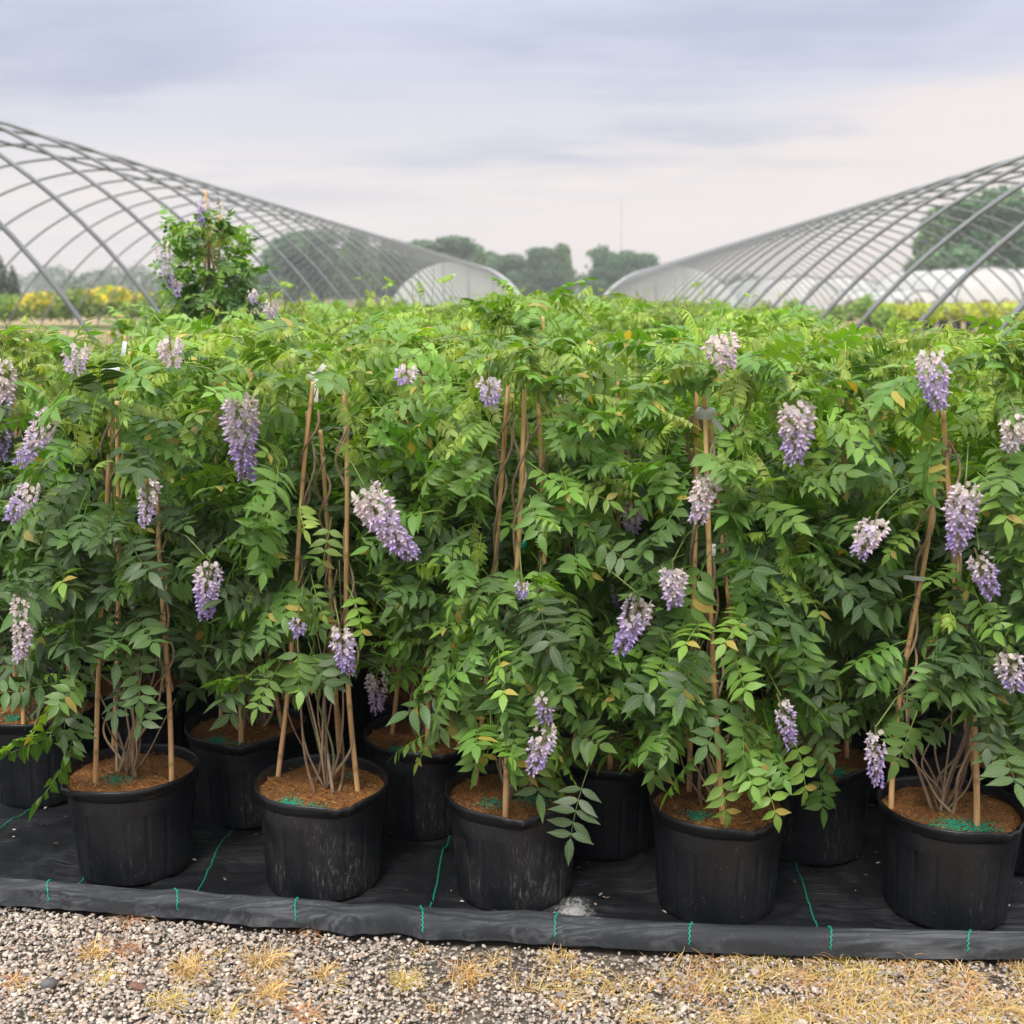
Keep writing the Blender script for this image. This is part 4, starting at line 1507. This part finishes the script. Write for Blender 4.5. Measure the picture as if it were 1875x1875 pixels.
# the tall wisteria standing above the bed at the left
dT = 4.6
p = P(385, 560, dT)
e = empty('tall_wisteria', (p.x, dT, 0), 'tall wisteria rising above the bed at the left, purple cluster on its top', 'plant')
specs = leaf_specs(380, 1.10, 1.55, lambda h: .155 - .06 * h, .42, 0, .5, .4)
specs = [(a_, M_ @ Matrix.Scale(.72, 4)) for a_, M_ in specs]
acc = Acc()
shoots(acc, specs, 10, 1.45, .12, .2)
merged(specs, acc)
obj('foliage', acc.mesh('foliage', M_LEAF), e)['kind'] = 'stuff'
obj('pot', POTS[3], e)
obj('mulch', SOILS[1][0], e)
top = Vector((P(378, 345, dT).x - p.x, 0, P(378, 345, dT).z))
long_cane = cane_mesh(1.6)
for q, hx in ((0, 378), (1, 402), (2, 368)):
    hp = P(hx, (350, 392, 398)[q], dT)
    place_cane(e, (math.cos(q * 2.1) * .09, math.sin(q * 2.1) * .09, SZ), (hp.x - p.x, .02 * q - .02, hp.z))
V, Fc = tube([(0, 0, .2), (.01, .01, .9), (0.0, 0, 1.5)], [.012, .01, .006], 8)
obj('woody_stems', mesh_np('trunk', V, Fc, M_BARK, np.tile((.2, .14, .1), (len(V), 1))), e)
for (fx_, fy_, fw_, fh_, tone, dd) in ((372, 390, 34, 44, .0, -.12), (300, 482, 46, 80, .35, -.22), (322, 528, 24, 26, .3, -.2), (400, 400, 26, 60, .97, .03)):
    tp = P(fx_, fy_ - fh_ / 2, dT + dd)
    sc = dT / F
    o = obj('flower_cluster', raceme(fh_ * sc, fw_ * sc * .42, 60, tone), e, (tp.x - p.x, dd, tp.z))
# tangled young shoots at the foot of the tall plant
acc, sp = Acc(), []
shoots(acc, sp, 26, 1.10, .20, .30)
merged(sp, acc)
pq = P(520, 560, 3.9)
nr = min((o for o in bpy.data.objects if o.name.startswith('potted_wisteria')), key=lambda o: (o.location.xy - pq.xy).length)
obj('young_shoots', acc.mesh('young_shoots', M_LEAF), nr)['kind'] = 'stuff'
# two clusters lying on the foliage beside it
for (fx_, fy_, fw_, fh_, tone, dd) in ((495, 568, 44, 30, .6, 3.5), (462, 545, 26, 20, .5, 3.6)):
    tp = P(fx_, fy_ - fh_ / 2, dd)
    near_e = min((o for o in bpy.data.objects if o.name.startswith('potted_wisteria')), key=lambda o: (o.location.xy - tp.xy).length)
    o = obj('flower_cluster', raceme(fh_ * dd / F, fw_ * dd / F * .42, 40, tone), near_e)
    o.location = near_e.matrix_basis.inverted() @ tp


# ------------------------------------------------------------------ hoop houses
AX = math.radians(2.6)


def loc_frame(lat, dist, z=0.0):
    return Vector((lat * math.cos(AX) + dist * math.sin(AX), -lat * math.sin(AX) + dist * math.cos(AX), z))


def hoop_pts(cx_, cz, Rr, n=44):
    a0 = math.asin((-CH - cz) / Rr)
    return [(cx_ + Rr * math.cos(a0 + (PI - 2 * a0) * k / n), cz + CH + Rr * math.sin(a0 + (PI - 2 * a0) * k / n)) for k in range(n + 1)]


CLAMP = mesh_np('ridge_clamp', [(x * .022, y * .02, z * .04 - .01) for x in (-1, 1) for y in (-1, 1) for z in (-1, 1)] + [(x * .015, y * .05, z * .015 - .02) for x in (-1, 1) for y in (-1, 1) for z in (-1, 1)],
                [tuple(q + b for q in f) for b in (0, 8) for f in ((0, 1, 3, 2), (4, 6, 7, 5), (0, 4, 5, 1), (2, 3, 7, 6), (0, 2, 6, 4), (1, 5, 7, 3))], M_STEEL, smooth=False)


def hoop_house(cx_, cz, Rr, d0, sp, d1, label, arm):
    e = empty('hoop_house', loc_frame(0, 0), label, 'greenhouse', 'bare hoop houses', -AX)
    pts = hoop_pts(cx_, cz, Rr)
    V, Fc = tube([(x, 0, z - .03) for x, z in pts], arm, 8)
    me = mesh_np('hoop', V, Fc, M_STEEL)
    d = d0 - 1 * sp
    while d < d1:
        obj('hoop', me, e, (0, d, 0))
        if d < 40:
            obj('ridge_clamp', CLAMP, e, (cx_, d, cz + Rr + CH - .04))
        d += sp
    zt = cz + Rr + CH
    for fr in (.5,):
        V, Fc = tube([(cx_, d0 - sp - .1, zt - .075), (cx_, d1, zt - .075)], .02, 6)
        obj('ridge_rail', mesh_np('ridge_rail', V, Fc, M_STEEL), e)
    # covered far bay
    n = len(pts)
    V = [(x, d1, z) for x, z in pts] + [(x, d1 + 7, z) for x, z in pts]
    Q = [(i, i + 1, i + 1 + n, i + n) for i in range(n - 1)]
    cov = obj('film_cover', mesh_np('film_cover', V, Q, M_FILM), e)
    so = cov.modifiers.new('thick', 'SOLIDIFY')
    so.thickness = .01
    V = [(cx_, d1 + .02, 0)] + [(x * .998 + cx_ * .002, d1 + .02, z - .01) for x, z in pts]
    Q = [(0, i, i + 1) for i in range(1, n)]
    ew = obj('end_wall_film', mesh_np('end_wall_film', V, Q, M_FILM, smooth=False), e)
    for f in (-.5, -.17, .17, .5):
        x = cx_ + f * Rr
        zz = math.sqrt(Rr * Rr - (x - cx_) ** 2) + cz + CH
        V, Fc = tube([(x, d1 - .02, 0), (x, d1 - .02, zz)], .03, 6)
        obj('end_post', mesh_np('end_post', V, Fc, M_STEEL), e)
    return e


hoop_house(-7.95, -3.05, 5.2, 9.07, 1.83, 88.0, 'bare steel hoop house on the left, arching over the left half of the picture', .021)
hoop_house(7.37, -4.05, 6.0, 6.26, 1.83, 91.5, 'bare steel hoop house on the right, rising to the right edge', .024)

# low film tunnels seen through the right hoops
tun = []


def tunnel(lat, dist, wd, ht_, ln, label):
    e = empty('film_tunnel', loc_frame(lat, dist), label, 'tunnel', 'white film tunnels', -AX)
    n = 24
    pts = [(wd / 2 * math.cos(PI * k / n), ht_ * math.sin(PI * k / n) ** .8) for k in range(n + 1)]
    m = 8
    V = [(x, ln * j / m, z) for j in range(m + 1) for x, z in pts]
    Q = [(j * (n + 1) + i, j * (n + 1) + i + 1, (j + 1) * (n + 1) + i + 1, (j + 1) * (n + 1) + i) for j in range(m) for i in range(n)]
    c = obj('film_cover', mesh_np('film_cover', V, Q, M_FILM), e)
    V = [(0, .03, 0)] + [(x, .03, z) for x, z in pts]
    obj('end_wall_film', mesh_np('end_wall_film', V, [(0, i, i + 1) for i in range(1, n + 1)], M_FILM, smooth=False), e)
    V, Fc = tube([(x, -.03, z) for x, z in pts], .05, 6)
    hm = mesh_np('hoop', V, Fc, M_STEEL)
    for j in range(5):
        obj('hoop', hm, e, (0, j * ln / 4, .03))


for i, (px, ww) in enumerate(((1668, 2.4), (1785, 4.0), (1905, 4.2))):
    lat = (px - 1039) / F * 74
    tunnel(lat, 74, ww, 1.4 if i == 0 else 2.75, 20, ['smallest white film tunnel seen low through the right hoops', 'white film tunnel seen under the right hoops, left of the edge one', 'white film tunnel cut by the right edge of the picture'][i])
for i, (px, dd) in enumerate(((1500, 88), (1590, 88), (1840, 100))):
    tunnel((px - 1039) / F * dd, dd + 10, 6.5, 2.5, 26, ['grey film tunnel far behind the right hoops, leftmost of the distant ones', 'middle one of the distant film tunnels behind the right hoops', 'distant film tunnel behind the trees side of the right hoops'][i])


# ------------------------------------------------------------------ background planting
def crown(n, lobes, leaf, col, jit=.25, shell=.5):
    """lobes: (x, y, z, rx, ry, rz); many leaf-sized faces through the lobes"""
    lob = np.array(lobes, float)
    wt = lob[:, 3] * lob[:, 4] * lob[:, 5]
    k = R.choice(len(lob), n, p=wt / wt.sum())
    u = R.randn(n, 3)
    u /= np.linalg.norm(u, axis=1)[:, None]
    rad = (shell + (1 - shell) * R.rand(n)) ** .6
    rad *= 1 + .10 * R.randn(n)
    C = lob[k, :3] + u * rad[:, None] * lob[k, 3:6]
    nrm = u * .6 + R.randn(n, 3) * .55 + [0, 0, .35]
    nrm /= np.linalg.norm(nrm, axis=1)[:, None]
    t = np.cross(nrm, R.randn(n, 3))
    t /= np.linalg.norm(t, axis=1)[:, None]
    b = np.cross(nrm, t)
    s = leaf * (.6 + .8 * R.rand(n))[:, None]
    V = np.stack([C - t * s, C + b * s * .6 + nrm * s * .15, C + t * s, C - b * s * .6 + nrm * s * .15], 1).reshape(-1, 3)
    Q = np.arange(4 * n).reshape(-1, 4)
    cl = (1 + jit * R.randn(n)).clip(.4, 1.7)
    colr = np.repeat(np.array(col)[None] * cl[:, None], 4, 0)
    return V, Q, colr


def tree_meshes(w_, h_, col, n=7000, leaf=.27):
    lobes = []
    for q_ in range(17):
        a = random.uniform(0, 6.28)
        t = q_ / 16
        rr = w_ * .38 * random.uniform(.2, 1) * (1 - .45 * t)
        lobes.append((math.cos(a) * rr, math.sin(a) * rr, h_ * (.16 + .68 * t), w_ * random.uniform(.12, .27), w_ * random.uniform(.12, .27), h_ * random.uniform(.08, .18)))
    V, Q, c = crown(n, lobes, leaf, col)
    cm = mesh_np('crown', V, Q, M_FAR, c, np.full((len(V), 2), 5.), False)
    acc = Acc()
    V, Fc = tube([(0, 0, -.1), (.1, 0, h_ * .3), (0, .1, h_ * .6)], [w_ * .035, w_ * .026, w_ * .01], 8)
    acc.add(V, Fc, (.09, .07, .055))
    for q in range(4):
        a = q * 1.6
        V, Fc = tube([(.1, 0, h_ * (.25 + .05 * q)), (math.cos(a) * w_ * .12, math.sin(a) * w_ * .12, h_ * (.4 + .05 * q)), (math.cos(a) * w_ * .27, math.sin(a) * w_ * .27, h_ * (.5 + .06 * q))], [w_ * .015, w_ * .01, w_ * .004], 6)
        acc.add(V, Fc, (.09, .07, .055))
    return cm, acc.mesh('trunk', M_BARK)


TREES = [tree_meshes(9, 10, (0.055, 0.155, 0.050)), tree_meshes(11, 10, (0.040, 0.125, 0.045)), tree_meshes(8, 12, (0.095, 0.20, 0.045)), tree_meshes(12, 9, (0.055, 0.15, 0.045))]
TLIST = [(520, 436, 150, 'tree behind the left hoops, nearest the tall wisteria'), (585, 428, 155, 'rounded tree behind the left hoops, second from the tall wisteria'), (655, 438, 150, 'tree behind the left hoops, third from the tall wisteria'),
         (720, 450, 160, 'low tree seen where the left hoops crowd together'), (790, 452, 175, 'tree whose crown shows just over the end of the left hoops'),
         (828, 440, 170, 'highest crown over the far end of the left hoops'), (868, 456, 180, 'crown right of the highest one over the far left tunnel'), (910, 470, 190, 'low crown between the far left tunnel and the middle trees'),
         (945, 476, 185, 'small crown just left of the dark middle tree'), (990, 460, 165, 'dark round tree left in the pair at the middle of the horizon'), (1030, 457, 165, 'dark round tree right in the pair at the middle of the horizon'),
         (1108, 462, 165, 'dark upright tree left of the far right tunnel'), (1140, 470, 185, 'pale green tree behind the far right tunnel'), (1178, 470, 190, 'low tree sinking behind the far right tunnel'),
         (1735, 392, 115, 'tall dark tree behind the right hoops, leftmost of the clump'), (1790, 368, 115, 'highest tree behind the right hoops in the middle of the clump'), (1850, 360, 118, 'tall dark tree behind the right hoops at the picture edge'), (1905, 372, 118, 'tree behind the right hoops, just outside the picture edge'),
         (1700, 440, 125, 'lower tree at the left foot of the dark clump behind the right hoops')]
for i, (px, py, d, lab) in enumerate(TLIST):
    p = P(px, py, d)
    k = i % 4
    cm, tm = TREES[k]
    h0 = (10, 10, 12, 9)[k]
    s_ = (p.z + .6) / h0 * 1.06
    e = empty('broadleaf_tree', (p.x, d, 0), lab, 'tree', 'trees along the horizon', random.uniform(0, 6))
    wid = {990: 1.0, 1030: 1.0, 1108: .7}.get(px, 1.15)
    e.scale = (s_ * wid, s_ * wid, s_)
    obj('crown', cm, e)
    obj('trunk', tm, e)
# the far wood along the horizon
lobes = []
for x in np.arange(-75, 42, 3.2):
    h = random.uniform(3.2, 5.6)
    lobes.append((x, 215 + random.uniform(-8, 8), h * .5, 3.4, 3, h * .6))
for x in np.arange(-205, 200, 6.0):
    d = 340 + random.uniform(-15, 15)
    h = random.uniform(4.5, 8) * (1.0 if x < -40 else .75)
    lobes.append((x, d, h * .5, 5, 4, h * .62))
V, Q, c = crown(34000, lobes, .5, (0.065, 0.14, 0.05), .2, .6)
tag(obj('far_wood', mesh_np('far_wood', V, Q, M_FAR, c, np.full((len(V), 2), 5.), False)), kind='stuff')

# shrubs
def shrub_mesh(w_, h_, col, n=500, leaf=.06, flower=None):
    lobes = [(random.uniform(-.2, .2) * w_, random.uniform(-.2, .2) * w_, h_ * random.uniform(.4, .75), w_ * .33, w_ * .33, h_ * .3) for _ in range(6)]
    V, Q, c = crown(n, lobes, leaf, col)
    if flower:
        m = R.rand(n) < flower[1]
        m &= (V.reshape(n, 4, 3)[:, 0, 2] > h_ * .5)
        cc_ = c.reshape(n, 4, 3)
        cc_[m] = np.array(flower[0]) * (.8 + .4 * R.rand(m.sum(), 1, 1))
        c = cc_.reshape(-1, 3)
    return mesh_np('leaf_mass', V, Q, M_FAR, c, np.full((len(V), 2), 5.), False)


SP = pot_mesh('pot', M_POT, 0, .3)
LIME = [shrub_mesh(.75, .62, (0.52, 0.58, 0.04), 420, .06) for _ in range(3)]
YEL = [shrub_mesh(1.2, 1.45, (0.28, 0.40, 0.05), 700, .09, ((0.95, 0.70, 0.02), .42)) for _ in range(2)]
GRN = [shrub_mesh(1.3, 1.35, (0.24, 0.38, 0.05), 700, .09) for _ in range(2)]
RED_ = [shrub_mesh(.8, .7, (0.16, 0.045, 0.035), 350, .06) for _ in range(2)]
GOLD = [shrub_mesh(.8, .65, (0.60, 0.46, 0.03), 350, .06) for _ in range(2)]


def shrub(me, x, y, lab, grp, nm='potted_shrub', s=1.0, pot=True):
    e = empty(nm, (x, y, 0), lab, 'shrub', grp, random.uniform(0, 6))
    e.scale = (s, s, s)
    o = obj('leaf_mass', me, e, (0, 0, .2 if pot else 0))
    o['kind'] = 'stuff'
    if pot:
        obj('pot', SP, e)
    V = None
    return e


for row, d in enumerate((7.2, 8.4, 9.6, 11.0, 12.4, 13.8)):
    for c in range(5):
        p = loc_frame(2.75 + c * .85 + (row % 2) * .35, d)
        shrub(random.choice(LIME), p.x, p.y, 'lime yellow potted shrub glimpsed through the leaves at the right edge', 'lime shrubs by the right edge of the bed')
for row, d in enumerate((42, 44.5, 47, 49.5, 52)):
    for c in range(15):
        lat = 11.0 + c * .95 + row * .3
        p = loc_frame(lat, d)
        shrub(random.choice(LIME), p.x, p.y, 'lime yellow low shrub in the block below the white tunnels at the right', 'lime shrubs below the right tunnels', s=1.1)
for c in range(16):
    p = loc_frame(13.0 + c * 1.0, 58)
    shrub(random.choice(RED_), p.x, p.y, 'dark red low shrub in the strip before the white tunnels', 'dark red shrubs', s=1.1)
for c in range(4):
    p = loc_frame(19.5 + c * 1.0, 56)
    shrub(random.choice(GOLD), p.x, p.y, 'golden low shrub at the right edge before the tunnels', 'golden shrubs', s=1.1)
for c, px in enumerate(range(-10, 330, 24)):
    d = 47 + (c % 3) * 1.4
    p = P(px, 540, d)
    yel = px in range(40, 100) or 150 < px < 260
    lab = ('shrub covered in orange yellow blossom in the far bed at the left' if yel else 'mid green shrub in the far bed at the left, between the flowering ones')
    shrub(YEL[c % 2] if yel else GRN[c % 2], p.x, d, lab, 'flowering shrubs in the far left bed' if yel else 'green shrubs in the far left bed', 'flowering_shrub' if yel else 'green_shrub', random.uniform(.9, 1.1), False)
for c, px in enumerate(range(560, 1080, 34)):
    d = 38 + (c % 4) * 5
    p = P(px, 540, d)
    shrub(GRN[c % 2], p.x, d, 'low green shrub standing on the field behind the wisteria bed', 'green shrubs behind the bed', 'green_shrub', random.uniform(.55, .8), False)
for c, px in enumerate(range(1230, 1640, 44)):
    d = 36 + (c % 3) * 6
    p = P(px, 540, d)
    shrub(GRN[c % 2], p.x, d, 'green shrub standing inside the right hoop house', 'green shrubs inside the right hoop house', 'green_shrub', random.uniform(.6, .95), False)
# dark conifers at the left edge
V, Q, c = crown(2600, [(0, 0, .5 + k * .45, .95 - k * .15, .95 - k * .15, .42) for k in range(6)], .10, (0.03, 0.06, 0.025))
CON = mesh_np('crown', V, Q, M_FAR, c, np.full((len(V), 2), 5.), False)
V, Fc = tube([(0, 0, -.05), (0, 0, 3.1)], [.07, .02], 6)
CT = mesh_np('trunk', V, Fc, M_BARK, np.tile((.08, .06, .05), (len(V), 1)))
for px, d, s_, lab in ((4, 62, 1.0, 'small dark conifer at the very left edge of the field'), (26, 64, .85, 'second small dark conifer from the left edge'), (-22, 60, 1.0, 'small dark conifer just outside the left edge')):
    p = P(px, 540, d)
    e = empty('conifer', (p.x, d, 0), lab, 'tree', 'small conifers')
    e.scale = (s_ * .75, s_ * .75, s_)
    obj('crown', CON, e)
    obj('trunk', CT, e)
# slender mast on the horizon
V, Fc = tube([(0, 0, 0), (0, 0, 26)], [.12, .05], 6)
p = P(1136, 540, 330)
tag(obj('radio_mast', mesh_np('radio_mast', V, Fc, M_STEEL), None, (p.x, 330, 0)), 'faint slender mast on the horizon above the far right tunnel', 'mast')

# ------------------------------------------------------------------ haze
x0, x1, y0, y1, z0_, z1_ = -430, 430, -20, 470, -1.1, 28.0
V = [(x, y, z) for z in (z0_, z1_) for x, y in ((x0, y0), (x1, y0), (x1, y1), (x0, y1))]
Q = [(0, 3, 2, 1), (4, 5, 6, 7), (0, 1, 5, 4), (1, 2, 6, 5), (2, 3, 7, 6), (3, 0, 4, 7)]
m, t = mat('haze')
vol = t.n('ShaderNodeVolumePrincipled', {'Color': (0.98, 0.99, 1.0, 1), 'Density': 0.0012, 'Anisotropy': 0.2})
t.n('ShaderNodeOutputMaterial', {'Volume': vol.outputs[0]})
tag(obj('haze', mesh_np('haze', V, Q, m, smooth=False)), kind='stuff')
print('plants behind', plants_behind, 'objects', len(bpy.data.objects))
